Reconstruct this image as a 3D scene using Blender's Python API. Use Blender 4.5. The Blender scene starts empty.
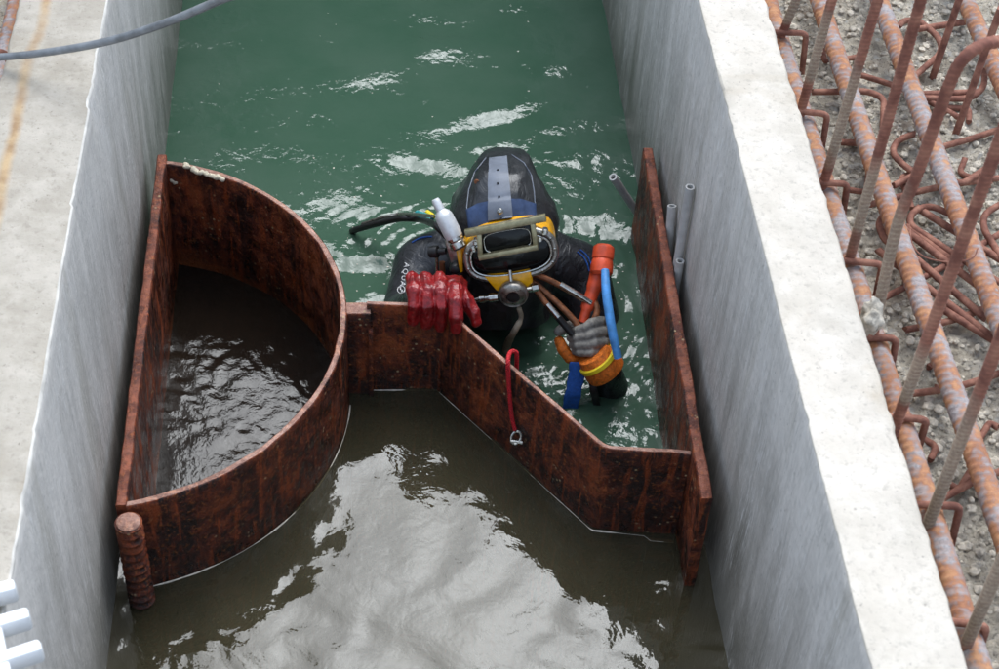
import bpy, bmesh, math, random
import numpy as np
from mathutils import Vector, Matrix
from mathutils.bvhtree import BVHTree

S = bpy.context.scene
C = S.collection
R = math.radians

# ------------------------------------------------------------------ camera
FPX = 1686.24
PITCH, YAW, ROLL = 0.793735, 0.111169, 0.063929
CAM = Vector((-0.07494, 0.0, 2.32803))
fw = Vector((math.sin(YAW)*math.cos(PITCH), math.cos(YAW)*math.cos(PITCH), -math.sin(PITCH)))
rt0 = Vector((math.cos(YAW), -math.sin(YAW), 0)); up0 = rt0.cross(fw)
rt = math.cos(ROLL)*rt0 + math.sin(ROLL)*up0
up = -math.sin(ROLL)*rt0 + math.cos(ROLL)*up0
cd = bpy.data.cameras.new('camera'); cam = bpy.data.objects.new('camera', cd); C.objects.link(cam)
cam.matrix_world = Matrix(((rt.x, up.x, -fw.x, CAM.x), (rt.y, up.y, -fw.y, CAM.y), (rt.z, up.z, -fw.z, CAM.z), (0, 0, 0, 1)))
cd.sensor_width = 36; cd.lens = FPX/999*36; cd.clip_start = .02; cd.clip_end = 400
S.camera = cam
cd.dof.use_dof = True; cd.dof.focus_distance = 3.02; cd.dof.aperture_fstop = 9

# ------------------------------------------------------------------ sky and sun (overcast)
SUN_EL, SUN_AZ = R(58), R(14)            # azimuth measured from +Y towards +X
w = bpy.data.worlds.new('World'); S.world = w; w.use_nodes = True
nt = w.node_tree; nt.nodes.clear()
sky = nt.nodes.new('ShaderNodeTexSky'); sky.sky_type = 'NISHITA'; sky.sun_disc = False
sky.sun_elevation = SUN_EL; sky.sun_rotation = SUN_AZ; sky.air_density = 1.0; sky.dust_density = 3.0
hs = nt.nodes.new('ShaderNodeHueSaturation'); hs.inputs['Saturation'].default_value = .42
nt.links.new(sky.outputs[0], hs.inputs['Color'])
tc = nt.nodes.new('ShaderNodeTexCoord'); ns = nt.nodes.new('ShaderNodeTexNoise')
ns.inputs['Scale'].default_value = 2.2; ns.inputs['Detail'].default_value = 6
nt.links.new(tc.outputs['Generated'], ns.inputs['Vector'])
mr = nt.nodes.new('ShaderNodeMapRange'); mr.inputs[1].default_value = .3; mr.inputs[2].default_value = .7
mr.inputs[3].default_value = .75; mr.inputs[4].default_value = 1.2
nt.links.new(ns.outputs[0], mr.inputs[0])
mx = nt.nodes.new('ShaderNodeVectorMath'); mx.operation = 'SCALE'
nt.links.new(hs.outputs[0], mx.inputs[0]); nt.links.new(mr.outputs[0], mx.inputs['Scale'])
tn = nt.nodes.new('ShaderNodeVectorMath'); tn.operation = 'MULTIPLY'; tn.inputs[1].default_value = (.89, .985, 1.08)
nt.links.new(mx.outputs[0], tn.inputs[0])
bg = nt.nodes.new('ShaderNodeBackground'); bg.inputs['Strength'].default_value = .15
nt.links.new(tn.outputs[0], bg.inputs['Color'])
wo = nt.nodes.new('ShaderNodeOutputWorld'); nt.links.new(bg.outputs[0], wo.inputs[0])

sd = bpy.data.lights.new('sun', 'SUN'); sd.energy = .9; sd.angle = R(60); sd.color = (1, .955, .89)
sun = bpy.data.objects.new('sun', sd); C.objects.link(sun)
sdir = Vector((math.sin(SUN_AZ)*math.cos(SUN_EL), math.cos(SUN_AZ)*math.cos(SUN_EL), math.sin(SUN_EL)))
sun.rotation_euler = sdir.to_track_quat('Z', 'Y').to_euler(); sun.location = sdir*20

S.view_settings.view_transform = 'Standard'; S.view_settings.look = 'None'
S.view_settings.exposure = 1.05; S.view_settings.gamma = 1.0; S.view_settings.use_curve_mapping = False
S.render.engine = 'CYCLES'; S.cycles.use_denoising = True
S.cycles.max_bounces = 6; S.cycles.transparent_max_bounces = 8; S.cycles.caustics_reflective = False; S.cycles.caustics_refractive = False

# ------------------------------------------------------------------ pixel -> point
def ray(px, py):
    return fw + rt*((px-499.5)/FPX) - up*((py-334.5)/FPX)
def at(px, py, z=None, x=None, y=None):
    d = ray(px, py)
    if z is not None: t = (z-CAM.z)/d.z
    elif x is not None: t = (x-CAM.x)/d.x
    else: t = (y-CAM.y)/d.y
    return CAM + d*t

# ------------------------------------------------------------------ noise
rng = np.random.RandomState(7); random.seed(7)
_tab = rng.rand(256, 256)
def vnoise(x, y, s=0):
    x = np.asarray(x, float)+s*17.3; y = np.asarray(y, float)+s*31.7
    xi = np.floor(x).astype(int); yi = np.floor(y).astype(int); fx = x-xi; fy = y-yi
    fx = fx*fx*fx*(fx*(fx*6-15)+10); fy = fy*fy*fy*(fy*(fy*6-15)+10)
    g = lambda a, b: _tab[a & 255, b & 255]
    return ((g(xi, yi)*(1-fx)+g(xi+1, yi)*fx)*(1-fy)+(g(xi, yi+1)*(1-fx)+g(xi+1, yi+1)*fx)*fy)*2-1
def fbm(x, y, o=4, s=0):
    r = 0; a = 1; t = 0
    for i in range(o):
        r = r+a*vnoise(np.asarray(x)*2**i, np.asarray(y)*2**i, s+i); t += a; a *= .5
    return r/t
def cell(x, y, s=0):
    x = np.asarray(x, float); y = np.asarray(y, float); xi = np.floor(x).astype(int); yi = np.floor(y).astype(int)
    best = np.full(x.shape, 9.); val = np.zeros(x.shape)
    for a in (-1, 0, 1):
        for b in (-1, 0, 1):
            jx = _tab[(xi+a+s) & 255, (yi+b) & 255]; jy = _tab[(xi+a+91+s) & 255, (yi+b+37) & 255]
            d = np.hypot(xi+a+jx-x, yi+b+jy-y); m = d < best
            best = np.where(m, d, best); val = np.where(m, _tab[(xi+a+50+s) & 255, (yi+b+120) & 255], val)
    return best, val

# ------------------------------------------------------------------ materials
class M:
    def __init__(s, name):
        s.m = bpy.data.materials.new(name); s.m.use_nodes = True; s.t = s.m.node_tree; s.t.nodes.clear()
        s.out = s.n('OutputMaterial'); s.pos = s.n('NewGeometry').outputs['Position']
    def n(s, ty): return s.t.nodes.new('ShaderNode'+ty)
    def set(s, sock, v):
        if isinstance(v, bpy.types.NodeSocket): s.t.links.new(v, sock)
        elif isinstance(v, (tuple, list)) and len(v) == 3 and len(sock.default_value) == 4: sock.default_value = (*v, 1)
        else: sock.default_value = v
    def scale(s, v, sc):
        k = s.n('VectorMath'); k.operation = 'MULTIPLY'; s.set(k.inputs[0], v); s.set(k.inputs[1], sc); return k.outputs[0]
    def noise(s, sc=10, det=4, rough=.55, vec=None, st=(1, 1, 1), dist=0):
        k = s.n('TexNoise'); s.set(k.inputs['Vector'], s.scale(vec or s.pos, st)); s.set(k.inputs['Scale'], sc)
        s.set(k.inputs['Detail'], det); s.set(k.inputs['Roughness'], rough); s.set(k.inputs['Distortion'], dist); return k.outputs[0]
    def voro(s, sc=10, feat='F1', st=(1, 1, 1)):
        k = s.n('TexVoronoi'); k.feature = feat; s.set(k.inputs['Vector'], s.scale(s.pos, st)); s.set(k.inputs['Scale'], sc); return k.outputs[0]
    def ramp(s, f, *st):
        k = s.n('ValToRGB'); e = k.color_ramp.elements
        while len(e) < len(st): e.new(.5)
        for i, (p, c) in enumerate(st):
            e[i].position = p; c = (c, c, c) if not isinstance(c, (tuple, list)) else c; e[i].color = (*c, 1)
        s.set(k.inputs[0], f); return k.outputs[0]
    def mix(s, f, a, b, mode='MIX'):
        k = s.n('Mix'); k.data_type = 'RGBA'; k.blend_type = mode; s.set(k.inputs[0], f); s.set(k.inputs[6], a); s.set(k.inputs[7], b); return k.outputs[2]
    def math(s, op, a, b=0):
        k = s.n('Math'); k.operation = op; s.set(k.inputs[0], a); s.set(k.inputs[1], b); return k.outputs[0]
    def sep(s):
        k = s.n('SeparateXYZ'); s.set(k.inputs[0], s.pos); return k.outputs
    def bump(s, h, st=.3, d=.01, nrm=None):
        k = s.n('Bump'); s.set(k.inputs['Height'], h); s.set(k.inputs['Strength'], st); s.set(k.inputs['Distance'], d)
        if nrm: s.set(k.inputs['Normal'], nrm)
        return k.outputs[0]
    def pbr(s, col, rough=.6, metal=0, bump=None, spec=.5, coat=0, **kw):
        k = s.n('BsdfPrincipled'); s.set(k.inputs['Base Color'], col); s.set(k.inputs['Roughness'], rough); s.set(k.inputs['Metallic'], metal)
        s.set(k.inputs['Specular IOR Level'], spec); s.set(k.inputs['Coat Weight'], coat); s.set(k.inputs['Coat Roughness'], .12)
        if bump: s.set(k.inputs['Normal'], bump)
        s.t.links.new(k.outputs[0], s.out.inputs[0]); return s.m

def concrete(name, base, dark, light, wet=(.13, .125, .10), streak=.5):
    m = M(name)
    big = m.noise(3.5, 5, .6); fine = m.noise(60, 6, .65); st = m.noise(1, 5, .62, st=(16, 16, 2.4), dist=.5)
    st2 = m.noise(1, 4, .6, st=(95, 95, 11), dist=.8); pit = m.voro(55)
    c = m.mix(m.ramp(big, (.35, 0), (.65, 1)), dark, base)
    c = m.mix(m.math('MULTIPLY', m.ramp(st, (.42, 0), (.62, 1)), streak), c, light)
    c = m.mix(m.math('MULTIPLY', m.ramp(st2, (.53, 0), (.62, 1)), streak*.9), c, light)
    c = m.mix(m.math('MULTIPLY', m.ramp(st2, (.36, 1), (.45, 0)), streak*.7), c, tuple(v*.55 for v in dark))
    c = m.mix(.35, c, m.ramp(fine, (.3, tuple(v*.6 for v in base)), (.75, light)))
    z = m.sep()[2]
    edge = m.math('ADD', m.math('MULTIPLY', z, 1.7), m.math('MULTIPLY', m.math('SUBTRACT', st, .5), 1.1))
    edge = m.math('ADD', edge, m.math('MULTIPLY', m.math('SUBTRACT', big, .5), .5))
    wf = m.ramp(edge, (.02, 1), (.20, .8), (.50, .4), (.95, 0))
    dr = m.noise(1, 4, .6, st=(9, 9, .9), dist=.7); c = m.mix(m.math('MULTIPLY', m.ramp(dr, (.56, 0), (.68, .5)), m.ramp(big, (.4, .3), (.6, 1))), c, tuple(v*f_ for v, f_ in zip(dark, (.62, .60, .52))))
    c = m.mix(m.math('MULTIPLY', wf, .85), c, wet)
    c = m.mix(m.ramp(pit, (.06, .55), (.13, 0)), c, tuple(v*.4 for v in dark))
    rough = m.ramp(wf, (0, .85), (1, .38))
    sc = m.noise(1, 3, .7, st=(230, 230, 16), dist=1.2); sc2 = m.noise(6, 5, .65, st=(1, 1, .5), dist=.6)
    c = m.mix(m.math('MULTIPLY', m.ramp(sc, (.54, 0), (.60, 1)), m.ramp(sc2, (.46, .02), (.60, streak*1.7))), c, (.82, .81, .79))
    c = m.mix(m.math('MULTIPLY', m.ramp(sc, (.36, 1), (.42, 0)), m.ramp(sc2, (.40, streak*1.2), (.50, .02))), c, tuple(v*.5 for v in dark))
    b = m.bump(m.math('ADD', m.math('MULTIPLY', fine, .8), m.math('ADD', m.math('MULTIPLY', st2, .5), m.math('MULTIPLY', sc, .5))), .5, .006)
    return m.pbr(c, rough, bump=b, spec=.4)

def concrete_top(name, base, dark, light, stain=False):
    m = M(name)
    big = m.noise(7, 6, .62); fine = m.noise(90, 6, .7); mid = m.noise(24, 5, .6); sp = m.noise(130, 2, .5)
    c = m.mix(m.ramp(big, (.36, 0), (.62, 1)), dark, base)
    c = m.mix(m.ramp(mid, (.45, 0), (.7, .6)), c, light)
    c = m.mix(m.ramp(fine, (.34, .45), (.46, 0)), c, tuple(v*.7 for v in dark))
    c = m.mix(m.ramp(sp, (.70, 0), (.74, .5)), c, tuple(v*.35 for v in dark))
    c = m.mix(m.ramp(m.noise(4.5, 6, .65, dist=.8), (.54, 0), (.68, .45)), c, tuple(v*f_ for v, f_ in zip(dark, (.86, .78, .66))))
    if stain:
        x, y, z = m.sep()
        k = m.noise(5, 4, .6); line = m.math('ADD', m.math('MULTIPLY', m.math('SUBTRACT', y, 2.05), .012), -.609)
        d = m.math('ABSOLUTE', m.math('SUBTRACT', m.math('ADD', x, m.math('MULTIPLY', m.math('SUBTRACT', k, .5), .03)), line))
        f = m.ramp(m.math('MULTIPLY', d, 60), (.15, .8), (.75, 0))
        c = m.mix(m.math('MULTIPLY', f, m.ramp(m.noise(9, 4), (.3, .45), (.6, 1))), c, m.ramp(m.noise(30, 4), (.35, (.30, .17, .07)), (.65, (.52, .36, .19))))
    b = m.bump(m.math('ADD', fine, m.math('MULTIPLY', mid, .6)), .45, .006)
    return m.pbr(c, .9, bump=b, spec=.25)

def rust(name, tone=0):
    m = M(name)
    big = m.noise(9, 6, .62); mid = m.noise(34, 6, .65); fine = m.noise(120, 5, .7); run = m.noise(1, 4, .6, st=(40, 40, 4))
    a = [((.015, .005, .004), (.105, .020, .009), (.28, .064, .018)), ((.11, .032, .020), (.25, .078, .045), (.36, .135, .085)),
         ((.24, .12, .09), (.40, .215, .165), (.54, .33, .26))][tone]
    c = m.ramp(m.math('ADD', m.math('MULTIPLY', big, .55), m.math('MULTIPLY', mid, .45)), (.44, a[0]), (.51, a[1]), (.60, a[2]))
    c = m.mix(m.ramp(run, (.5, 0), (.64, .75)), c, a[0])
    run2 = m.noise(1, 5, .65, st=(60, 60, 7), dist=.5); c = m.mix(m.ramp(run2, (.53, 0), (.64, .8)), c, (a[2][0]*1.15, a[2][1]*.95, a[2][2]*.8))
    c = m.mix(m.ramp(m.noise(95, 5, .7), (.38, .45), (.44, 0)), c, a[0])
    c = m.mix(m.ramp(fine, (.55, 0), (.64, .5)), c, (.40, .125, .030) if tone < 2 else (.5, .34, .28))
    sp = m.voro(70); c = m.mix(m.math('MULTIPLY', m.ramp(sp, (.10, 1), (.22, 0)), m.ramp(m.noise(14, 3), (.52, 0), (.60, .9))), c, (.50, .36, .20))
    if tone == 0:
        zz = m.math('ADD', m.sep()[2], m.math('MULTIPLY', m.math('SUBTRACT', m.noise(12, 4), .5), .05))
        c = m.mix(m.math('MULTIPLY', m.ramp(m.math('ADD', m.math('MULTIPLY', zz, 5), .5), (.20, 0), (.29, .8), (.38, .1), (.45, 0)), m.ramp(big, (.42, .2), (.55, 1))), c, (.42, .12, .03))
    b = m.bump(m.math('ADD', mid, fine), .9, .005); rgh = m.ramp(mid, (.38, .28), (.62, .75))
    if tone == 0:
        tide = m.math('ADD', m.math('MULTIPLY', m.sep()[2], 6), m.math('MULTIPLY', m.math('SUBTRACT', m.noise(9, 5, .6), .5), 1.2))
        wt = m.ramp(tide, (.10, .6), (.30, 0)); c = m.mix(wt, c, m.mix(.6, c, (.010, .004, .003))); rgh = m.mix(wt, rgh, (.2, .2, .2))
    return m.pbr(c, rgh, bump=b, spec=.5)

def bar_rust(name, scale_amt):
    m = M(name)
    k = m.noise(55, 5, .6); big = m.noise(12, 4, .6); f = m.noise(220, 4, .65)
    ru = m.ramp(k, (.35, (.23, .095, .058)), (.52, (.38, .175, .10)), (.68, (.52, .28, .15)))
    gr = m.ramp(f, (.35, (.28, .26, .265)), (.7, (.47, .44, .44)))
    c = m.mix(m.ramp(m.math('ADD', m.math('MULTIPLY', k, .6), m.math('MULTIPLY', big, .4)), (.5-scale_amt, 1), (.56-scale_amt*.4, 0)), ru, gr) if scale_amt else ru
    an = m.n('Attribute'); an.attribute_name = 'rib'
    c = m.mix(m.math('MULTIPLY', m.ramp(an.outputs['Fac'], (.0, 1), (.5, 0)), m.ramp(big, (.38, .1), (.58, .4))), c, m.ramp(k, (.4, (.28, .115, .062)), (.6, (.48, .22, .105))))
    return m.pbr(c, .75, bump=m.bump(f, .4, .002), spec=.35)
def hook_rust(name):
    m = M(name); k = m.noise(40, 5, .6); f = m.noise(200, 4, .65)
    c = m.ramp(k, (.36, (.16, .066, .048)), (.5, (.26, .115, .082)), (.64, (.37, .18, .125)))
    return m.pbr(c, .8, bump=m.bump(f, .5, .002), spec=.3)

def stirrup(name):
    m = M(name); z = m.sep()[2]; k = m.noise(30, 5, .6); f = m.noise(240, 4, .65)
    ru = m.ramp(k, (.36, (.19, .072, .052)), (.5, (.30, .125, .088)), (.64, (.42, .20, .135)))
    cem = m.ramp(f, (.35, (.28, .24, .17)), (.7, (.46, .42, .33)))
    h = m.math('ADD', z, m.math('MULTIPLY', m.math('SUBTRACT', m.noise(5, 4), .5), .35))
    g = m.ramp(h, (.60, 0), (.63, .8), (.76, .7), (.82, 0))     # cement splash left by an earlier pour
    c = m.mix(g, ru, cem); an = m.n('Attribute'); an.attribute_name = 'rib'
    c = m.mix(m.ramp(an.outputs['Fac'], (.0, .28), (.6, 0)), c, (.13, .055, .04))
    return m.pbr(c, .75, bump=m.bump(f, .4, .002), spec=.35)

def plain(name, col, rough=.5, metal=0, spec=.5, var=.25, nsc=60, bs=.15, coat=0, bd=.003):
    m = M(name); k = m.noise(nsc, 4, .6)
    c = m.ramp(k, (.3, tuple(v*(1-var) for v in col)), (.7, tuple(min(1, v*(1+var)) for v in col)))
    return m.pbr(c, m.ramp(k, (.3, max(.02, rough-.08)), (.7, min(1, rough+.08))), metal, bump=m.bump(k, bs, bd), spec=spec, coat=coat)

def water_mat(name, body_a, body_b, clear, ior, bsc, bst, tint):
    m = M(name)
    k = m.noise(5, 4, .6)
    h = m.math('ADD', m.noise(bsc, 3, .5, dist=.6), m.math('MULTIPLY', m.noise(bsc*2.7, 2, .5, dist=.4), .35))
    nb = m.bump(h, bst, .004)
    fr = m.n('Fresnel'); m.set(fr.inputs['IOR'], ior); m.set(fr.inputs['Normal'], nb)
    di = m.n('BsdfDiffuse'); m.set(di.inputs['Color'], m.ramp(k, (.35, body_a), (.65, body_b)))
    tr = m.n('BsdfTransparent'); m.set(tr.inputs['Color'], tint)
    gl = m.n('BsdfGlossy'); m.set(gl.inputs['Roughness'], .045); m.set(gl.inputs['Normal'], nb); m.set(gl.inputs['Color'], (1, 1, 1))
    a = m.n('MixShader'); m.set(a.inputs[0], clear); m.t.links.new(di.outputs[0], a.inputs[1]); m.t.links.new(tr.outputs[0], a.inputs[2])
    b = m.n('MixShader'); m.set(b.inputs[0], fr.outputs[0]); m.t.links.new(a.outputs[0], b.inputs[1]); m.t.links.new(gl.outputs[0], b.inputs[2])
    m.t.links.new(b.outputs[0], m.out.inputs[0]); return m.m

def neoprene(name, col=(.010, .011, .014), rough=.32):
    m = M(name); k = m.noise(18, 4, .6, dist=1.2); f = m.noise(320, 3, .6)
    wr = m.noise(1, 4, .55, st=(40, 26, 26), dist=1.5)
    c = m.ramp(k, (.3, col), (.7, tuple(v*2.2 for v in col)))
    b = m.bump(f, .12, .001, m.bump(wr, .55, .008))
    return m.pbr(c, m.ramp(k, (.35, rough-.1), (.65, rough+.16)), bump=b, spec=.6, coat=.35)

def glove_red():
    m = M('red_rubber'); k = m.noise(30, 4, .6, dist=1.0); f = m.noise(1, 3, .5, st=(38, 22, 22), dist=2.5)
    c = m.ramp(k, (.3, (.12, .003, .006)), (.55, (.26, .008, .010)), (.8, (.38, .025, .024)))
    return m.pbr(c, .28, bump=m.bump(m.math('ADD', f, m.math('MULTIPLY', m.noise(70, 3, .5, dist=1.5), .5)), .45, .009), spec=.5, coat=.25)

MT = dict(
    wall_l=concrete('wall_concrete_pale', (.75, .715, .665), (.63, .605, .565), (.84, .80, .755), streak=.32),
    wall_r=concrete('wall_concrete_streaked', (.74, .70, .65), (.61, .58, .535), (.86, .82, .77), streak=.42),
    top_l=concrete_top('wall_top_weathered', (.455, .415, .355), (.36, .325, .27), (.54, .495, .43), True),
    top_r=concrete_top('wall_top_white', (.66, .605, .53), (.54, .495, .425), (.74, .69, .615)),
    lip=plain('laitance_edge', (.56, .54, .50), .9, var=.3, nsc=18),
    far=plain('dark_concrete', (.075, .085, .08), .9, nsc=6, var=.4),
    gate=rust('dark_rust', 0), edge=rust('cut_edge_rust', 2), redge=rust('red_edge_rust', 1),
    bar=bar_rust('rebar_scale', .055), hook=hook_rust('rebar_plain_rust'), stir=stirrup('rebar_cement_splashed'),
    rear=water_mat('water_green', (.050, .110, .070), (.066, .124, .084), .05, 1.50, 32, .50, (.5, .75, .6)),
    front=water_mat('water_olive', (.064, .057, .033), (.084, .074, .043), .45, 1.46, 24, .28, (.75, .68, .48)),
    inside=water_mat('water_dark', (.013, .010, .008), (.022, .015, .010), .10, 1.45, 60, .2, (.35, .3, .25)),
    bed=plain('silt', (.10, .085, .05), .95, nsc=20, var=.5),
    neo=neoprene('black_neoprene'), hood=neoprene('wet_hood', (.009, .010, .012), .40),
    grey=plain('grey_rubber', (.16, .18, .22), .5, var=.2, nsc=40), blue=plain('blue_band', (.035, .065, .15), .5, var=.35),
    yellow=plain('yellow_fibreglass', (.85, .40, .004), .35, var=.18, coat=.4), brass=plain('aged_brass', (.40, .36, .22), .38, metal=.75, var=.3, nsc=90),
    steel=plain('worn_chrome', (.55, .54, .50), .22, metal=1, var=.3, nsc=120, bs=.25), darksteel=plain('dull_steel', (.34, .32, .29), .33, metal=.9, var=.45, nsc=120),
    glass=plain('dark_port_glass', (.004, .005, .005), .08, var=.3, spec=.3), black=plain('black_rubber', (.012, .012, .013), .4, var=.4),
    white=plain('white_plastic', (.80, .81, .82), .4, var=.04, nsc=20), silver=plain('matt_aluminium', (.72, .73, .74), .38, metal=.35, var=.15, nsc=60),
    red=glove_red(), gglove=plain('grey_latex', (.22, .205, .18), .7, var=.35, nsc=120, bs=.5), orange=plain('orange_knit', (.72, .17, .015), .7, var=.4, nsc=160, bs=.5),
    yhem=plain('yellow_hem', (.80, .62, .02), .6, var=.15), sblue=plain('blue_webbing', (.012, .085, .36), .55, var=.3, nsc=150, bs=.4),
    hblue=plain('sky_blue_plastic', (.09, .33, .74), .42, var=.35, nsc=50), opl=plain('orange_red_plastic', (.70, .085, .03), .42, var=.35, nsc=35),
    tan=plain('tan_strap', (.30, .25, .18), .7, var=.35), pvc=plain('grey_pvc', (.54, .53, .51), .5, var=.18, nsc=30), pvcin=plain('pipe_bore', (.05, .05, .05), .9),
    rope=plain('red_rope', (.52, .012, .02), .7, var=.35, nsc=260, bs=.8), cable=plain('grey_cable_sheath', (.20, .215, .23), .45, var=.3, nsc=40),
    teal=plain('teal_tape', (.02, .25, .26), .5), copper=plain('copper_tool', (.26, .10, .045), .45, metal=.4, var=.5, nsc=80),
    logo=plain('white_print', (.75, .75, .75), .5, var=.03), weld=plain('pale_sealant', (.62, .55, .42), .85, var=.25, nsc=150, bs=.8),
    stone=plain('grey_stone', (.52, .47, .39), .9, var=.6, nsc=70, bs=.5), foam=plain('foam_and_waterline', (.74, .66, .56), .6, var=.3, nsc=90),
)
def ground_mat():
    m = M('rough_concrete_ground'); a = m.noise(14, 6, .65); f = m.noise(160, 5, .7); v = m.voro(75)
    c = m.ramp(a, (.38, (.40, .355, .285)), (.62, (.60, .545, .45)))
    c = m.mix(m.ramp(f, (.36, .8), (.46, 0)), c, (.13, .12, .11))
    c = m.mix(m.ramp(m.noise(45, 3), (.56, 0), (.66, .7)), c, (.52, .51, .48))
    c = m.mix(m.ramp(m.noise(6, 4), (.58, 0), (.72, .45)), c, (.30, .19, .12))
    return m.pbr(c, .95, bump=m.bump(m.math('ADD', f, v), .9, .008), spec=.2)
MT['ground'] = ground_mat()

# ------------------------------------------------------------------ mesh helpers
class MB:
    def __init__(s): s.v = []; s.f = []; s.mi = []
    def add(s, v, f, mi=0):
        o = len(s.v); s.v += [tuple(p) for p in v]; s.f += [tuple(i+o for i in q) for q in f]; s.mi += [mi]*len(f)
    def box(s, c, ax, h, mi=0):
        c = Vector(c); a = [Vector(k)*e for k, e in zip(ax, h)]
        v = [c+a[0]*i+a[1]*j+a[2]*k for k in (-1, 1) for j in (-1, 1) for i in (-1, 1)]
        s.add(v, [(0, 2, 3, 1), (4, 5, 7, 6), (0, 1, 5, 4), (2, 6, 7, 3), (0, 4, 6, 2), (1, 3, 7, 5)], mi)
    def tube(s, pts, r, n=12, cap=True, mi=0, closed=False, ribs=None, flat=None):
        P = [Vector(p) for p in pts]; N = len(P)
        rr = r if isinstance(r, (list, tuple)) else [r]*N
        T = []
        for i in range(N):
            a = P[(i-1) % N] if closed or i else P[0]; b = P[(i+1) % N] if closed or i < N-1 else P[-1]
            T.append((b-a).normalized())
        u = T[0].orthogonal().normalized() if flat is None else (Vector(flat)-T[0]*Vector(flat).dot(T[0])).normalized()
        vs = []
        for i in range(N):
            u = (u-T[i]*u.dot(T[i])).normalized(); w_ = T[i].cross(u)
            for k in range(n):
                an = 2*math.pi*k/n; e = 1.0; sh = 0
                if ribs: e = 1+ribs[1]*abs(math.sin(an))**.6 if i % ribs[0] == 0 else 1.0; sh = ribs[2]*math.sin(an*2) if len(ribs) > 2 else 0
                vs.append(P[i]+(u*math.cos(an)+w_*math.sin(an))*rr[i]*e+T[i]*sh)
        fs = []
        for i in range(N if closed else N-1):
            j = (i+1) % N
            for k in range(n): fs.append((i*n+k, i*n+(k+1) % n, j*n+(k+1) % n, j*n+k))
        if cap and not closed: fs += [tuple(range(n-1, -1, -1)), tuple((N-1)*n+k for k in range(n))]
        s.add(vs, fs, mi)
    def lathe(s, o, ax, prof, n=24, mi=0, caps=True):
        o = Vector(o); ax = Vector(ax).normalized(); u = ax.orthogonal().normalized(); w_ = ax.cross(u); v = []; f = []
        for (r, h) in prof:
            for k in range(n): an = 2*math.pi*k/n; v.append(o+ax*h+(u*math.cos(an)+w_*math.sin(an))*r)
        for i in range(len(prof)-1):
            for k in range(n): f.append((i*n+k, i*n+(k+1) % n, (i+1)*n+(k+1) % n, (i+1)*n+k))
        if caps: f += [tuple(range(n-1, -1, -1)), tuple((len(prof)-1)*n+k for k in range(n))]
        s.add(v, f, mi)
    def build(s, name, mats, parent=None, smooth=True, ang=40, origin=None, bevel=0):
        me = bpy.data.meshes.new(name); me.from_pydata(s.v, [], s.f)
        for mm in (mats if isinstance(mats, (list, tuple)) else [mats]): me.materials.append(MT[mm])
        for p, i in zip(me.polygons, s.mi): p.material_index = i
        return link(name, me, parent, smooth, ang, origin, bevel)
def wloc(o):
    l = o.location.copy()
    while o.parent: o = o.parent; l += o.location
    return l
def link(name, me, parent=None, smooth=True, ang=40, origin=None, bevel=0):
    me.validate(); me.update()
    bm = bmesh.new(); bm.from_mesh(me); bmesh.ops.recalc_face_normals(bm, faces=bm.faces)
    if bevel: bmesh.ops.bevel(bm, geom=[e for e in bm.edges if e.calc_face_angle(0) > R(30)], offset=bevel, segments=2, affect='EDGES', profile=.5)
    if smooth:
        for f in bm.faces: f.smooth = True
        for e in bm.edges:
            if e.calc_face_angle(0) > R(ang): e.smooth = False
    bm.to_mesh(me); bm.free()
    o = bpy.data.objects.new(name, me); C.objects.link(o)
    base = wloc(parent) if parent else Vector((0, 0, 0))
    if parent: o.parent = parent
    if origin is None and not parent:
        co = [v.co for v in me.vertices]
        origin = Vector(((min(c.x for c in co)+max(c.x for c in co))/2, (min(c.y for c in co)+max(c.y for c in co))/2, min(c.z for c in co)))
    if origin is not None:
        me.transform(Matrix.Translation(-Vector(origin))); o.location = Vector(origin)-base
    else: o.location = -base
    return o
def tag(o, label=None, cat=None, group=None, kind=None):
    for k, v in (('label', label), ('category', cat), ('group', group), ('kind', kind)):
        if v: o[k] = v
    return o
def empty(name, loc, label, cat, group=None):
    o = bpy.data.objects.new(name, None); C.objects.link(o); o.location = loc; o.empty_display_size = .05
    return tag(o, label, cat, group)
def grid(name, xs, ys, zf, mat, parent=None, mask=None, origin=(0, 0, 0)):
    X, Y = np.meshgrid(xs, ys); Z = zf(X, Y); nx, ny = len(xs), len(ys)
    v = np.stack([X, Y, Z], -1).reshape(-1, 3)
    i = np.arange(nx*ny).reshape(ny, nx); q = np.stack([i[:-1, :-1], i[:-1, 1:], i[1:, 1:], i[1:, :-1]], -1).reshape(-1, 4)
    if mask is not None:
        cx = (X[:-1, :-1]+X[1:, 1:])/2; cy = (Y[:-1, :-1]+Y[1:, 1:])/2; q = q[mask(cx, cy).reshape(-1)]
        used = np.unique(q); re = np.full(len(v), -1); re[used] = np.arange(len(used)); v = v[used]; q = re[q]
    me = bpy.data.meshes.new(name); me.from_pydata(v.tolist(), [], q.tolist()); me.materials.append(MT[mat])
    me.polygons.foreach_set('use_smooth', [True]*len(me.polygons)); me.update()
    o = bpy.data.objects.new(name, me); C.objects.link(o)
    return o
def resample(pts, step):
    P = [Vector(p) for p in pts]; out = [P[0]]
    L = [0]
    for a, b in zip(P, P[1:]): L.append(L[-1]+(b-a).length)
    n = max(2, int(L[-1]/step)+1); j = 0
    for i in range(1, n):
        s_ = L[-1]*i/(n-1)
        while j < len(P)-2 and L[j+1] < s_: j += 1
        out.append(P[j].lerp(P[j+1], (s_-L[j])/max(1e-9, L[j+1]-L[j])))
    return out
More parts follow.
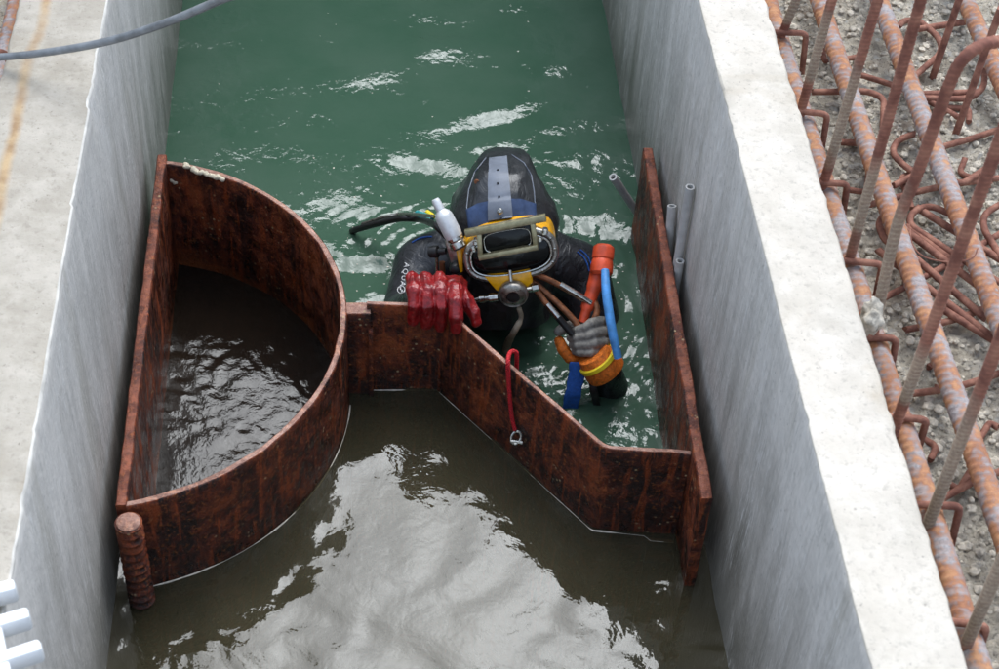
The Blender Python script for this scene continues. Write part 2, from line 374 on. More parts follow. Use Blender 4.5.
def bend(pts, rad, k=6):
    """round the corners of a polyline with arcs of about radius rad"""
    P = [Vector(p) for p in pts]; out = [P[0]]
    for a, b, c in zip(P, P[1:], P[2:]):
        d = min(rad, (a-b).length*.49, (c-b).length*.49); p0 = b+(a-b).normalized()*d; p1 = b+(c-b).normalized()*d
        for i in range(k+1): t = i/k; out.append(p0*(1-t)**2+b*2*t*(1-t)+p1*t*t)
    out.append(P[-1]); return out
def smoothpath(pts, k=8):
    P = [Vector(p) for p in pts]; P = [P[0]*2-P[1]]+P+[P[-1]*2-P[-2]]; out = []
    for i in range(1, len(P)-2):
        for j in range(k):
            t = j/k; a, b, c, d = P[i-1:i+3]
            out.append(.5*((2*b)+(c-a)*t+(2*a-5*b+4*c-d)*t*t+(3*b-a-3*c+d)*t**3))
    out.append(P[-2]); return out
def blob(name, chains, voxel, mat, parent, iters=4, fac=.5, origin=None):
    """tapered capsule chains fused into one continuous skin"""
    mb = MB()
    for ch in chains:
        pts = [Vector(c[0]) for c in ch]; rad = [c[1] for c in ch]
        d0 = (pts[1]-pts[0]).normalized(); d1 = (pts[-1]-pts[-2]).normalized(); P = []; Q = []
        for a in (80, 55, 30): P.append(pts[0]-d0*rad[0]*math.sin(R(a))); Q.append(rad[0]*math.cos(R(a)))
        P += pts; Q += rad
        for a in (30, 55, 80): P.append(pts[-1]+d1*rad[-1]*math.sin(R(a))); Q.append(rad[-1]*math.cos(R(a)))
        mb.tube(P, Q, 16)
    me = bpy.data.meshes.new('tmp'); me.from_pydata(mb.v, [], mb.f); me.update()
    o = bpy.data.objects.new('tmp', me); C.objects.link(o)
    r = o.modifiers.new('r', 'REMESH'); r.mode = 'VOXEL'; r.voxel_size = voxel
    sm = o.modifiers.new('s', 'SMOOTH'); sm.factor = fac; sm.iterations = iters
    dg = bpy.context.evaluated_depsgraph_get(); me2 = bpy.data.meshes.new_from_object(o.evaluated_get(dg))
    bpy.data.objects.remove(o); me2.materials.clear(); me2.materials.append(MT[mat]); me2.name = name
    return link(name, me2, parent, True, 80, origin)

H = .6758
XR, XL = .503, -.500
# ------------------------------------------------------------------ the two channel walls
def wall(name, sgn, xi, thick, mats, label, seed):
    ys = np.concatenate([[-4, -2, 0], np.arange(.6, 4.2, .01), [4.6, 5.2, 6.0]])
    ch = .004
    prof = [(0, z) for z in (-1.6, -.6, -.2)]+[(0, z) for z in np.arange(-.1, H-ch-.004, .03)]+[(0, H-ch), (ch*.3, H-ch*.3), (ch, H)]
    n_in = len(prof)-1
    prof += [(x, H) for x in np.linspace(ch+.012, thick-.01, 7)]+[(thick-.004, H-.002), (thick, H-.008), (thick, H-.05), (thick, H-.1), (thick, -1.6)]
    v = []; npf = len(prof)
    for y in ys:
        for k, (dx, z) in enumerate(prof):
            e = 0; ez = 0
            if .5 < y < 4.3:
                e = .0012*fbm(y*14, z*14+seed, 3, seed)
                if n_in-3 <= k <= n_in: a = max(0, float(fbm(y*30, seed*3., 5, seed+2))-.10); e += a*.009; ez = -a*.006
                if k >= n_in: ez += .0016*float(fbm(y*9, dx*40, 3, seed+5))
                if k >= npf-5: a = float(fbm(y*34, seed*7., 5, seed+9)); e += a*.0042
            v.append((xi+sgn*(dx+e), y, z+ez))
    f = []; mi = []
    for i in range(len(ys)-1):
        for k in range(npf-1):
            q = (i*npf+k, i*npf+k+1, (i+1)*npf+k+1, (i+1)*npf+k); f.append(q); mi.append(0 if k < n_in-2 else 2 if k < n_in else 1)
    f += [tuple(range(npf)), tuple((len(ys)-1)*npf+k for k in range(npf))]; mi += [0, 0]
    mb = MB(); mb.v = v; mb.f = f; mb.mi = mi
    o = mb.build(name, mats, None, True, 35, origin=(xi, 2, -1.6)); return tag(o, label, 'wall')
wall('concrete_wall', 1, XR, .118, ['wall_r', 'top_r', 'top_r'], 'straight concrete channel wall with white top beside the reinforcing bars', 3)
wall('concrete_wall', -1, XL, .150, ['wall_l', 'top_l', 'lip'], 'pale grey concrete channel wall with a rust stain along its weathered top', 11)

# bed of the channel, and the tall dark end wall that the far water mirrors
o = grid('channel_bed', np.linspace(-.51, .51, 40), np.linspace(-4, 6, 200), lambda X, Y: -1.45+.03*fbm(X*8, Y*8, 3, 4), 'bed'); tag(o, kind='structure')
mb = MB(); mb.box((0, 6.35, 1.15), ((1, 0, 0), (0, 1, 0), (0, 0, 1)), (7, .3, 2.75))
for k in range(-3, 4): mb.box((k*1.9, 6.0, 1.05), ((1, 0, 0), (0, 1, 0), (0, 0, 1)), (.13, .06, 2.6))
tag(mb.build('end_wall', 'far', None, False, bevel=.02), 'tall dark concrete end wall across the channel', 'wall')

# ground either side
def axis(lo, hi, step, far, sgn):
    a = list(np.arange(lo, hi, step)); d = step
    while a[-1] < far: d *= 1.35; a.append(a[-1]+d)
    return a
GZ = H-.185
def ground_z(X, Y):
    near = np.exp(-np.maximum(0, np.hypot(X-.9, Y-1.9)-2.2)*1.2)
    d, v = cell(X*62, Y*62); d2, v2 = cell(X*27+9, Y*27+4, 40)
    z = .018*fbm(X*6, Y*6, 4, 1)+.016*np.clip(.62-d, 0, 1)*(v*1.4)+.013*np.clip(.6-d2, 0, 1)*(v2 > .55)+.005*fbm(X*90, Y*90, 2, 8)
    return GZ+z*near
ysf = sorted([-v+1.2 for v in axis(0, .6, .03, 60, 1)][1:]+list(np.arange(.7, 3.2, .0055))+[3.2+v for v in axis(0, .5, .03, 60, 1)])
tag(grid('ground', axis(.61, 1.45, .0055, 60, 1), ysf, ground_z, 'ground'), kind='structure')
tag(grid('ground', sorted(-v for v in axis(.64, .80, .008, 60, 1)), sorted([-v+1.2 for v in axis(0, .6, .05, 60, 1)][1:]+list(np.arange(1.2, 3.0, .008))+[3.0+v for v in axis(0, .5, .03, 60, 1)]),
         lambda X, Y: ground_z(X+2, Y), 'ground'), kind='structure')

# ------------------------------------------------------------------ gate geometry in plan
HG = .215
CX, CY, CR = -.5465, 2.124, .4365                      # arc of the curved plate (outer face)
a0 = math.acos((-.455-CX)/CR)
arc = [(CX+CR*math.cos(t), CY+CR*math.sin(t)) for t in np.linspace(a0, -a0, 70)]
FRONT = [(-.076, 2.143), (.055, 2.140), (.313, 1.802), (.455, 1.786)]
FRONT_L = [(-.12, 2.143)]+FRONT[1:3]+[(.52, 1.780)]
def inside_arc(X, Y): return (np.hypot(X-CX, Y-CY) < CR-.007) & (X > -.47)
def yfront(X): return np.interp(X, [p[0] for p in FRONT_L], [p[1] for p in FRONT_L])
def rear_side(X, Y):
    left = np.where(np.abs(X-CX) < CR, CY+np.sqrt(np.maximum(0, CR**2-(X-CX)**2)), CY)
    return np.where(X < -.11, Y > np.where(X < -.455, 2.13, CY), Y > yfront(X)+.006)

# ------------------------------------------------------------------ water
wv = np.random.RandomState(21)
def waves(X, Y, lam0, lam1, n, seed, warp=.0):
    q = np.random.RandomState(seed); h = np.zeros_like(X)
    wx = X+warp*fbm(X*5, Y*5, 2, seed); wy = Y+warp*fbm(X*5+40, Y*5, 2, seed+3)
    for i in range(n):
        l = lam0*(lam1/lam0)**q.rand(); a = q.rand()*2*math.pi; k = 2*math.pi/l
        h += l*np.sin(k*(wx*math.cos(a)+wy*math.sin(a))+q.rand()*6.28)
    return h/math.sqrt(n)
HX, HY = .19, 2.38                                     # the diver stirs the water
def water_z(X, Y):
    d = np.hypot(X-HX, Y-HY)
    calm = .5+.5*fbm(X*2.2, Y*1.4, 2, 5)
    rear = waves(X*.55, Y, .09, .26, 26, 1, .05)*(.019*(.2+1.0*np.clip(calm, 0, 1))+.016*np.exp(-np.maximum(0, d-.2)/.35))
    rear += waves(X, Y, .024, .08, 34, 2, .03)*.026*np.exp(-np.maximum(0, d-.22)/.26)
    rear += .0013*np.clip(fbm(X*6, Y*6, 2, 15)*2+.3, 0, 1)*np.sin(2*math.pi*d/.030+5*fbm(X*5, Y*5, 2, 9))*np.exp(-((d-.26)/.12)**2)
    front = waves(X, Y, .10, .34, 24, 3, .08)*.0100+waves(X, Y, .03, .10, 24, 4, .05)*.0110*(.25+np.clip(fbm(X*3, Y*3, 2, 6)+.2, 0, 1))
    ins = waves(X, Y, .022, .055, 34, 6, .02)*.0075+waves(X, Y, .06, .12, 12, 8, .03)*.003
    return np.where(inside_arc(X, Y), -.05+ins, np.where(rear_side(X, Y), rear, front))
xs = np.linspace(XL-.004, XR+.004, 204)
tag(grid('water', xs, np.concatenate([np.arange(1.72, 4.4, .005), np.linspace(4.4, 6.1, 60)]), water_z, 'rear', mask=lambda x, y: rear_side(x, y) & ~inside_arc(x, y)), kind='structure')
tag(grid('water', xs, np.concatenate([np.linspace(-4, .8, 60)[:-1], np.arange(.8, 2.4, .005)]), water_z, 'front', mask=lambda x, y: ~rear_side(x, y) & ~inside_arc(x, y) & (y < 2.3)), kind='structure')
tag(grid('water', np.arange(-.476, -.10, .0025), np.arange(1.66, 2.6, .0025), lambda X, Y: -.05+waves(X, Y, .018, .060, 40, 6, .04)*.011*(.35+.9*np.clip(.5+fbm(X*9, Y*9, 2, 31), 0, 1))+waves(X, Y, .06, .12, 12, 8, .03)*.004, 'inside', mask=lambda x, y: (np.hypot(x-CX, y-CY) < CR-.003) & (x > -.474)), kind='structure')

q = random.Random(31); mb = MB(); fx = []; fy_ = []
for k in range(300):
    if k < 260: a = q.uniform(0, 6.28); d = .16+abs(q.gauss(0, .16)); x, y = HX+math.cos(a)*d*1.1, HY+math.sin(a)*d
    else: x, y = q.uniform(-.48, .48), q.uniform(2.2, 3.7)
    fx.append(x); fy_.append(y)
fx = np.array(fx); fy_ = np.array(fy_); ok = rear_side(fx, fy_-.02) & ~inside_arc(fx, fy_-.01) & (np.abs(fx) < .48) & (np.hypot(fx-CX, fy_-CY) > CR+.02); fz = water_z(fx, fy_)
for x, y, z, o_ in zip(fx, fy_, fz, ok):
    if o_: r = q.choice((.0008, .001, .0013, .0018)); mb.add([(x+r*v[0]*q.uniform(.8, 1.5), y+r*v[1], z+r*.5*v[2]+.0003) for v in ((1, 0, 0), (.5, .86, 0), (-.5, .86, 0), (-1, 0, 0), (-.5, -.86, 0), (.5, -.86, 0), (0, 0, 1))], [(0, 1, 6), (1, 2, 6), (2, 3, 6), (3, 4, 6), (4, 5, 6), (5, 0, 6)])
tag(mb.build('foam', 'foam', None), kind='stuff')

# ------------------------------------------------------------------ rusty steel gate
gate = empty('steel_gate', (0, 2.1, -.9), 'rusty steel gate of curved and folded plates wedged between the channel walls', 'gate')
def plate(name, line, thick, z0, z1, mats, seed, wob=.0012, dz=None, step=.012):
    P = resample([(x, y, 0) for x, y in line], step); n = len(P); mb = MB()
    rows = [z0, z0*.5, -.12, -.06]+list(np.arange(0, z1-.01, .02))+[z1-.002, z1]
    nr = len(rows); vs = []
    for side in (1, -1):
        for i, p in enumerate(P):
            a = P[max(0, i-1)]; b = P[min(n-1, i+1)]; t = (b-a).normalized(); nr_ = Vector((t.y, -t.x, 0))
            for j, z in enumerate(rows):
                e = float(vnoise(i*step*30, z*30, seed+(side > 0)))*wob
                h = z+(dz(i/(n-1)) if dz and j >= nr-2 else 0)
                if j >= nr-2: h += .0008*float(fbm(i*step*45, seed, 3, seed))
                off = thick/2 - (.0018 if j == nr-1 else 0)
                vs.append(p+nr_*side*(off+e)+Vector((0, 0, h)))
    f = []; mi = []; k = n*nr
    for i in range(n-1):
        for j in range(nr-1):
            a = i*nr+j; f.append((a, a+nr, a+nr+1, a+1)); mi.append(0); f.append((k+a, k+a+1, k+a+nr+1, k+a+nr)); mi.append(0)
        a = i*nr+nr-1; f.append((a, a+nr, k+a+nr, k+a)); mi.append(1)
        a = i*nr; f.append((a, k+a, k+a+nr, a+nr)); mi.append(0)
    for e in (0, (n-1)*nr):
        for j in range(nr-1): f.append((e+j, e+j+1, k+e+j+1, k+e+j)); mi.append(0)
    mb.v = vs; mb.f = f; mb.mi = mi
    return mb.build(name, mats, gate, True, 50)
mid = [(CX+(CR-.0075)*math.cos(t), CY+(CR-.0075)*math.sin(t)) for t in np.linspace(a0+.015, -a0-.01, 70)]
cp = plate('curved_plate', mid, .0118, -.9, HG, ['gate', 'edge'], 3)
sp = plate('side_plate', [(-.4665, 2.565), (-.4675, 1.700)], .018, -.9, HG+.002, ['gate', 'redge'], 7)
plate('side_plate', [(.4795, 2.552), (.4625, 1.672)], .019, -.9, HG+.020, ['gate', 'redge'], 9)
line = [(p.x, p.y) for p in bend([(x, y, 0) for x, y in FRONT], .012, 4)]
fp = plate('folded_plate', line, .0100, -.9, HG, ['gate', 'edge'], 13, dz=lambda t: .007*max(0, 1-t*5))
plate('hinge_post', [(-.121, 2.143), (-.070, 2.143)], .030, -.9, HG-.006, ['gate', 'edge'], 17, step=.006)
plate('seam_bar', [(-.074, 2.128), (-.066, 2.128)], .014, -.9, HG-.045, ['gate', 'gate'], 23, step=.004)
plate('stiffener_plate', [(.405, 1.775), (.450, 1.768)], .012, -.9, -.004, ['gate', 'edge'], 19, step=.006)
# screw-ribbed rod at the near end of the left plate
mb = MB(); n = 150; z = np.linspace(-.32, HG-.008, n)
mb.tube([(-.4545, 1.672, v) for v in z], [.0170+.0052*max(0, math.sin(v/.0185*2*math.pi))**.7 for v in z], 22)
rod = mb.build('ribbed_rod', 'gate', gate, True, 70)
mb = MB(); mb.lathe((-.4545, 1.672, HG-.0079), (0, 0, 1), [(.0190, 0), (.0185, .003), (.0160, .0045), (.008, .005)], 22); mb.build('rod_end', 'edge', rod)
# lumpy pale sealant on the curved plate's far end
def lumps(pts, r, nm, seed):
    q = random.Random(seed); ch = []
    for p in pts:
        for k in range(3):
            a = Vector(p)+Vector((q.uniform(-1, 1), q.uniform(-1, 1), q.uniform(-.5, .8)))*r*.6
            ch.append([(a, r*q.uniform(.5, .9)), (a+Vector((q.uniform(-1, 1), q.uniform(-1, 1), 0))*r*.4, r*q.uniform(.4, .8))])
    blob(nm, ch, .0022, 'weld', cp, 2)
lumps([at(x, y, z=HG+.002) for x, y in ((186, 164), (187, 168), (192, 170), (197, 171), (202, 172.5), (207, 173.5), (212, 175), (217, 177), (221, 178))], .0062, 'sealant_bead', 3)
lumps([at(x, y, y=2.535) for x, y in ((171, 181), (176, 183), (181, 183), (187, 184))], .0045, 'sealant_bead', 5)
# thin pale tube drawn where the water meets the steel
def pale_waterline(line, z=.001, seed=1):
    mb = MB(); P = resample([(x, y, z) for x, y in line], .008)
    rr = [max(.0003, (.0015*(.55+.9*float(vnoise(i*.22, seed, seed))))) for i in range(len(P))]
    mb.tube(P, rr, 6); return tag(mb.build('pale_waterline', 'foam', None), kind='stuff')
off = lambda L, d: [(x-d*.6, y-d) for x, y in L]
pale_waterline([(-.070, 2.1345), (.052, 2.1315), (.3085, 1.7935), (.400, 1.7785), (.408, 1.7675), (.449, 1.7615)], seed=2)
pale_waterline([(CX+(CR+.0012)*math.cos(t), CY+(CR+.0012)*math.sin(t)) for t in np.linspace(-.06, -a0+.03, 50)], seed=5)

# ------------------------------------------------------------------ reinforcing bars
ids = [0]
def rebar(name, pts, r, mat, label, group=None, rib=.012, amp=.13, sides=12, sub=4, cat='rebar'):
    mb = MB(); P = resample(pts, rib/sub); mb.tube(P, r, sides, ribs=(sub, amp, rib*.22))
    o = mb.build(name, mat, None, True, 60)
    at_ = o.data.attributes.new('rib', 'FLOAT', 'POINT'); at_.data.foreach_set('value', [1. if (i//sides) % sub == 0 else 0. for i in range(len(o.data.vertices))])
    return tag(o, label, cat, group)
BZ = .572
for x, lab in ((.678, 'thick ribbed bar lying along the wall under the bent hooks'), (.772, 'thick orange rusted bar, second out from the white wall'),
               (.882, 'thick grey and orange bar, third out from the white wall'), (1.045, 'thick grey and orange bar, fourth out from the white wall')):
    z = BZ-.016
    P = [(x+.004*math.sin(y*2.1+x*9), y, z+.003*math.sin(y*3+x*5)) for y in np.linspace(.5, 3.4, 30)]
    rebar('reinforcing_bar', P, .0165, 'bar', lab, 'thick bars lying along the wall', rib=.0125, amp=.095, sides=16)
vb = [((783, 32), (796, 0)), ((801, 111), (832, 0)), ((824, 183), (878, 0)), ((850, 258), (921, 0)), ((873, 335), None), ((894, 430), (999, 143)), ((930, 520), (999, 343)), ((968, 640), (1003, 560))]
VL = 'rusty upright bar rising from the row of hooks beside the white wall'
for i, (b, t) in enumerate(vb):
    p0 = at(*b, z=BZ+.006)
    if t is None:
        p0 = at(*b, z=BZ+.006)
        k = [at(*p, y=yy) for p, yy in (((896, 230), p0.y-.0), ((918, 172), p0.y-.005), ((950, 83), p0.y-.01), ((966, 56), p0.y-.01), ((985, 44), p0.y+.0), ((1012, 40), p0.y+.01))]
        d = (k[0]-p0).normalized(); pts = [p0-d*.09]+smoothpath([p0]+k, 6)
        e = pts[-1]; pts += [e+Vector((.08, .0, -.02)), e+Vector((.14, .01, -.20)), e+Vector((.15, .01, -.34))]
        pts = bend(pts, .03, 4)
        rebar('upright_bar', pts, .0080, 'stir', 'rusty upright bar bent over in a wide hook at its top', 'upright bars beside the white wall', rib=.009, amp=.10)
        continue
    p1 = at(*t, y=p0.y); d = (p1-p0).normalized()
    rebar('upright_bar', [p0-d*.09, p0, p0+d*.3, p0+d*.75], .0076, 'stir', VL, 'upright bars beside the white wall', rib=.0075, amp=.15)
hk = [(46, 2.446), (122, 2.222), (188, 2.034), (262, 1.852), (336, 1.686), (411, 1.532), (504, 1.372), (620, 1.185)]
for i, (_, y) in enumerate(hk):
    x0, x1 = .632, .706+.009*math.sin(i*2.3+1)
    zt = BZ+.009; tw = .012*math.sin(i*4.1)
    rebar('hooked_bar', bend([(x0, y+.006, zt), (x1, y-.004+.004*math.cos(i*3), zt+.002), (x1+.006+tw*.3, y-.004+tw, zt-.085)], .012, 5), .0055, 'hook',
          'thin square-bent hook lying over the thick bar beside the wall', 'bent hooks beside the white wall', rib=.010, amp=.05, sides=10)
    q = y-.10
    rebar('short_dowel', [(.636, q, BZ-.10), (.652, q-.004, BZ+.012)], .006, 'hook', 'short dark dowel end between wall and thick bar', 'dowels beside the white wall', rib=.012, amp=.04, sides=10)
LZ = GZ+.030
def bits(name, pxs, label, r=.0058, z=LZ, rad=.03, mat='hook'):
    return rebar(name, bend([at(p[0], p[1], z=z+(p[2] if len(p) > 2 else 0)) for p in pxs], rad, 6), r, mat, label, 'loose bent bars among the thick bars', rib=.010, amp=.05, sides=10)
bits('bent_bar', [(812, 92), (868, 91), (884, 98), (883, 128)], 'thin bent bar hooked across beneath the second thick bar')
bits('bent_bar', [(836, 142), (862, 143)], 'short straight thin bar crossing the second thick bar low down')
bits('bent_bar', [(918, 29), (970, 21)], 'short straight grey bar lying level near a cut upright', .0062, mat='stir')
bits('bent_bar', [(898, 27), (904, 20), (918, 20), (940, 38), (942, 52), (914, 77)], 'V-shaped bent bar lying between the thick bars', .006)
bits('bent_bar', [(920, 94), (978, 92)], 'thin bar lying under the wide hooked upright')
bits('bent_bar', [(920, 98), (970, 99), (984, 88), (985, 70)], 'thin bar curling upwards under the wide hooked upright')
bits('bent_bar', [(914, 134), (897, 140), (892, 152), (900, 162), (918, 176)], 'small round hook beside the third thick bar', rad=.02)
bits('bent_bar', [(893, 186), (920, 172)], 'stub of thin bar beside the small round hook')
bits('bent_bar', [(950, 214), (930, 205), (913, 211), (908, 224), (960, 258), (1000, 283)], 'long bent bar looping under the third thick bar, uppermost of its bundle', rad=.02)
for k, (a, b) in enumerate((((905, 226), (962, 268)), ((880, 228), (985, 318)), ((878, 250), (1004, 346)), ((916, 207), (1004, 262)), ((884, 214), (1002, 304)))):
    bits('bundle_bar', [a, b], 'thin bar in the slanting bundle lying under the thick bars', .0062, LZ-.004+.004*(k % 3))
bits('bent_bar', [(884, 214), (878, 224), (884, 240), (900, 250)], 'tiny open hook beside the second thick bar', rad=.015)
bits('bent_bar', [(999, 205), (984, 214), (983, 228), (1004, 262)], 'bent bar with open loop outside the third thick bar', rad=.02)
bits('bent_bar', [(948, 180), (962, 184), (990, 166), (1008, 150)], 'thin bar running out between thick bars and slanted uprights')
bits('bent_bar', [(944, 310), (1003, 346)], 'lowest bar of the slanting bundle, on open gravel', .0062)
q = random.Random(12)
for k, (x, y) in enumerate(((838, 60), (905, 60), (958, 108), (868, 178), (905, 190), (972, 178), (870, 300), (935, 345), (955, 395), (925, 440), (965, 480), (985, 430))):
    a = q.uniform(0, 6.28); L_ = q.uniform(22, 40); c_, s_ = math.cos(a), math.sin(a)
    bits('bent_bar', [(x-c_*L_*.6, y-s_*L_*.6), (x+c_*L_*.4, y+s_*L_*.4), (x+c_*L_*.4-s_*L_*.45, y+s_*L_*.4+c_*L_*.45)], ('short right-angled bar lying low on the gravel, one of several strewn there'), .0052, LZ-.014, .012)
for k, (a, b) in enumerate((((868, 205), (999, 178)), ((880, 300), (1003, 232)), ((905, 330), (1003, 300)), ((845, 70), (960, 118)), ((930, 150), (1003, 128)), ((900, 395), (1003, 372)), ((940, 500), (1005, 470)))):
    bits('cross_bar', [a, ((a[0]+b[0])/2+4, (a[1]+b[1])/2+(k % 3-1)*5), b], 'thin rusty bar running crosswise beneath the thick bars', .0055, LZ-.010+.004*(k % 2), .05)
# two uprights standing in the open ground
for (a, b, lab) in (((932, 79), (959, 0), 'dark cut bar standing in gravel with a bright sawn foot'), ((955, 136), (983, 58), 'dark cut bar standing under the wide hooked upright')):
    p0 = at(*a, z=GZ+.01); p1 = at(*b, y=p0.y); d = p1-p0
    rebar('cut_bar', [p0, p0+d*1.6], .0062, 'hook', lab, 'cut bars in the gravel', rib=.010, amp=.05, sides=10)
# tie wire round the bundle
w0 = [at(x, y, z=BZ+.03) for x, y in ((909, 224), (913, 245), (925, 257), (950, 262), (972, 258), (978, 248))]
mb = MB(); mb.tube(smoothpath(w0, 6), .0011, 6); tag(mb.build('tie_wire', 'hook'), 'loose thin tie wire curling round an upright and thick bars', 'wire')
# lump of concrete on the wall's outer edge
q = random.Random(4); p = at(869, 316, z=H-.03)
ch = [[(p+Vector((q.uniform(-.012, .012), q.uniform(-.02, .02), q.uniform(-.012, .012))), .012), (p+Vector((q.uniform(-.012, .012), q.uniform(-.02, .02), q.uniform(-.03, .01))), .009)] for k in range(6)]
o = blob('concrete_lump', ch, .0045, 'stone', None, 0)
for v, n0_ in zip(o.data.vertices, [v.normal.copy() for v in o.data.vertices]): v.co += n0_*.006*float(vnoise(v.co.x*160+v.co.z*90, v.co.y*160, 3))
tag(o, 'pale lump of spilled concrete stuck to the wall edge among the bars', 'concrete lump')
# loose stones
mb = MB(); q = random.Random(9)
ico = [Vector(v).normalized() for v in ((0, 0, 1), (.9, 0, .4), (.28, .85, .4), (-.72, .53, .4), (-.72, -.53, .4), (.28, -.85, .4), (.72, .53, -.4), (-.28, .85, -.4), (-.9, 0, -.4), (-.28, -.85, -.4), (.72, -.53, -.4), (0, 0, -1))]
icf = [(0, 1, 2), (0, 2, 3), (0, 3, 4), (0, 4, 5), (0, 5, 1), (1, 6, 2), (2, 7, 3), (3, 8, 4), (4, 9, 5), (5, 10, 1), (6, 7, 2), (7, 8, 3), (8, 9, 4), (9, 10, 5), (10, 6, 1), (11, 7, 6), (11, 8, 7), (11, 9, 8), (11, 10, 9), (11, 6, 10)]
gx = np.array([q.uniform(.63, 1.35) for _ in range(9000)]); gy = np.array([q.uniform(.9, 3.0) for _ in range(9000)]); gz = ground_z(gx, gy)
for x, y, z in zip(gx, gy, gz):
    r = q.choice((.002, .0025, .003, .004, .005, .0065, .008)); sx, sy, sz = r*q.uniform(.7, 1.3), r*q.uniform(.7, 1.3), r*q.uniform(.5, .9)
    mb.add([(x+v.x*sx*q.uniform(.8, 1.2), y+v.y*sy*q.uniform(.8, 1.2), z+v.z*sz+sz*.3) for v in ico], icf)
tag(mb.build('gravel', 'stone', None, False), kind='stuff')
# bars beyond the other wall
for k, (x, lab) in enumerate(((-.70, 'rusty bar lying beyond the stained wall top'), (-.78, 'outer rusty bar lying beyond the stained wall top'))):
    rebar('reinforcing_bar', [(x, .8, BZ-.03), (x+.01, 2, BZ-.028), (x, 3.4, BZ-.03)], .0165, 'bar', lab, None, rib=.0135, amp=.12, sides=14)
for k in range(5):
    y = 1.95+k*.19
    rebar('hooked_bar', bend([(-.74, y, BZ+.06), (-.665, y+.01, BZ+.05), (-.662, y+.01, BZ-.09)], .015, 4), .0065, 'hook', 'dark rusty hook standing just outside the stained wall top', 'hooks outside the stained wall', rib=.010, amp=.05, sides=10)

# ------------------------------------------------------------------ plastic pipes by the gate
def pipe(pts, r, label):
    mb = MB(); P = resample(pts, .02); d = (P[-1]-P[-2]).normalized(); mb.tube(P, r, 16, cap=False)
    mb.lathe(P[-1]-d*.0002, d, [(r, 0), (r*.98, .0008), (r*.62, .0008), (r*.60, -.001), (r*.58, -.03)], 16, caps=False)
    o = mb.build('plastic_pipe', 'pvc', None, True, 40); tag(o, label, 'pipe', 'grey plastic pipes by the gate')
    mb = MB(); mb.lathe(P[-1]-d*.006, d, [(r*.6, 0), (r*.3, .0004)], 16); mb.build('bore', 'pvcin', o)
pipe([at(690, 187, x=.4925)+Vector((-.001, -.005, -.60)), at(690, 187, x=.4925)], .0085, 'tallest grey pipe leaning on the channel wall behind the gate side plate')
p = at(672, 206, x=.4925); pipe([p+Vector((0, -.12, -.5)), p+Vector((0, -.03, -.10)), p], .0085, 'bent grey pipe leaning back beside the tallest pipe at the wall')
p = at(680, 261, x=.4915); pipe([p+Vector((0, .005, -.5)), p], .0080, 'short grey pipe with open end squeezed between gate and wall')
p = at(613, 177, z=.16); e = at(638, 214, z=.03); d = (e-p); pipe([e+d*2.2, p], .0085, 'grey pipe sticking up out of the green water behind the gate')

# ------------------------------------------------------------------ cable across the corner and white plastic grille
mb = MB(); cpts = [Vector((-1.6, 1.85, GZ+.03)), Vector((-1.05, 1.86, GZ+.04)), at(-60, 58, z=.66), at(0, 57, z=.695), at(55, 51, z=.735), at(110, 40.5, z=.79), at(165, 23, z=.86), at(220, 0, z=.94)]
d_ = cpts[-1]-cpts[-2]; cpts += [cpts[-1]+d_, cpts[-1]+d_*2.4+Vector((0, .03, .05)), *[(cpts[-1]+d_*2.4+Vector((0, .03, .05))).lerp(Vector((1.9, 3.6, 2.6)), t) for t in (.12, .3, .6)], Vector((1.9, 3.6, 2.6)), Vector((3.6, 4.9, 3.6)), Vector((4.8, 6.1, 3.93)), Vector((5.0, 6.5, 3.92))]
mb.tube(smoothpath(cpts, 10), .0062, 12); tag(mb.build('cable', 'cable'), 'grey cable sagging across the stained wall top and over the channel', 'cable')
gr = empty('plastic_grille', at(10, 640, z=H), 'white plastic grille of stubby rounded bars resting on the stained wall top', 'grille')
def stub(a, b, w, h):
    mb = MB(); a = Vector(a); b = Vector(b); d = (b-a).normalized(); s_ = d.cross(Vector((0, 0, 1))).normalized()
    mb.box((a+b)/2, (d, s_, Vector((0, 0, 1))), ((b-a).length/2, w, h)); return mb
for (a, b) in (((-70, 612), (17, 590)), ((-60, 645), (31, 618)), ((-55, 682), (43, 650)), ((-45, 720), (55, 684))):
    m_ = stub(at(*a, z=H+.018), at(*b, z=H+.018), .0085, .0145); m_.build('bar', 'white', gr, True, 40, bevel=.005)
m_ = stub(at(-14, 590, z=H+.017), at(13, 720, z=H+.017), .009, .012); m_.build('rail', 'white', gr, True, 40, bevel=.003)

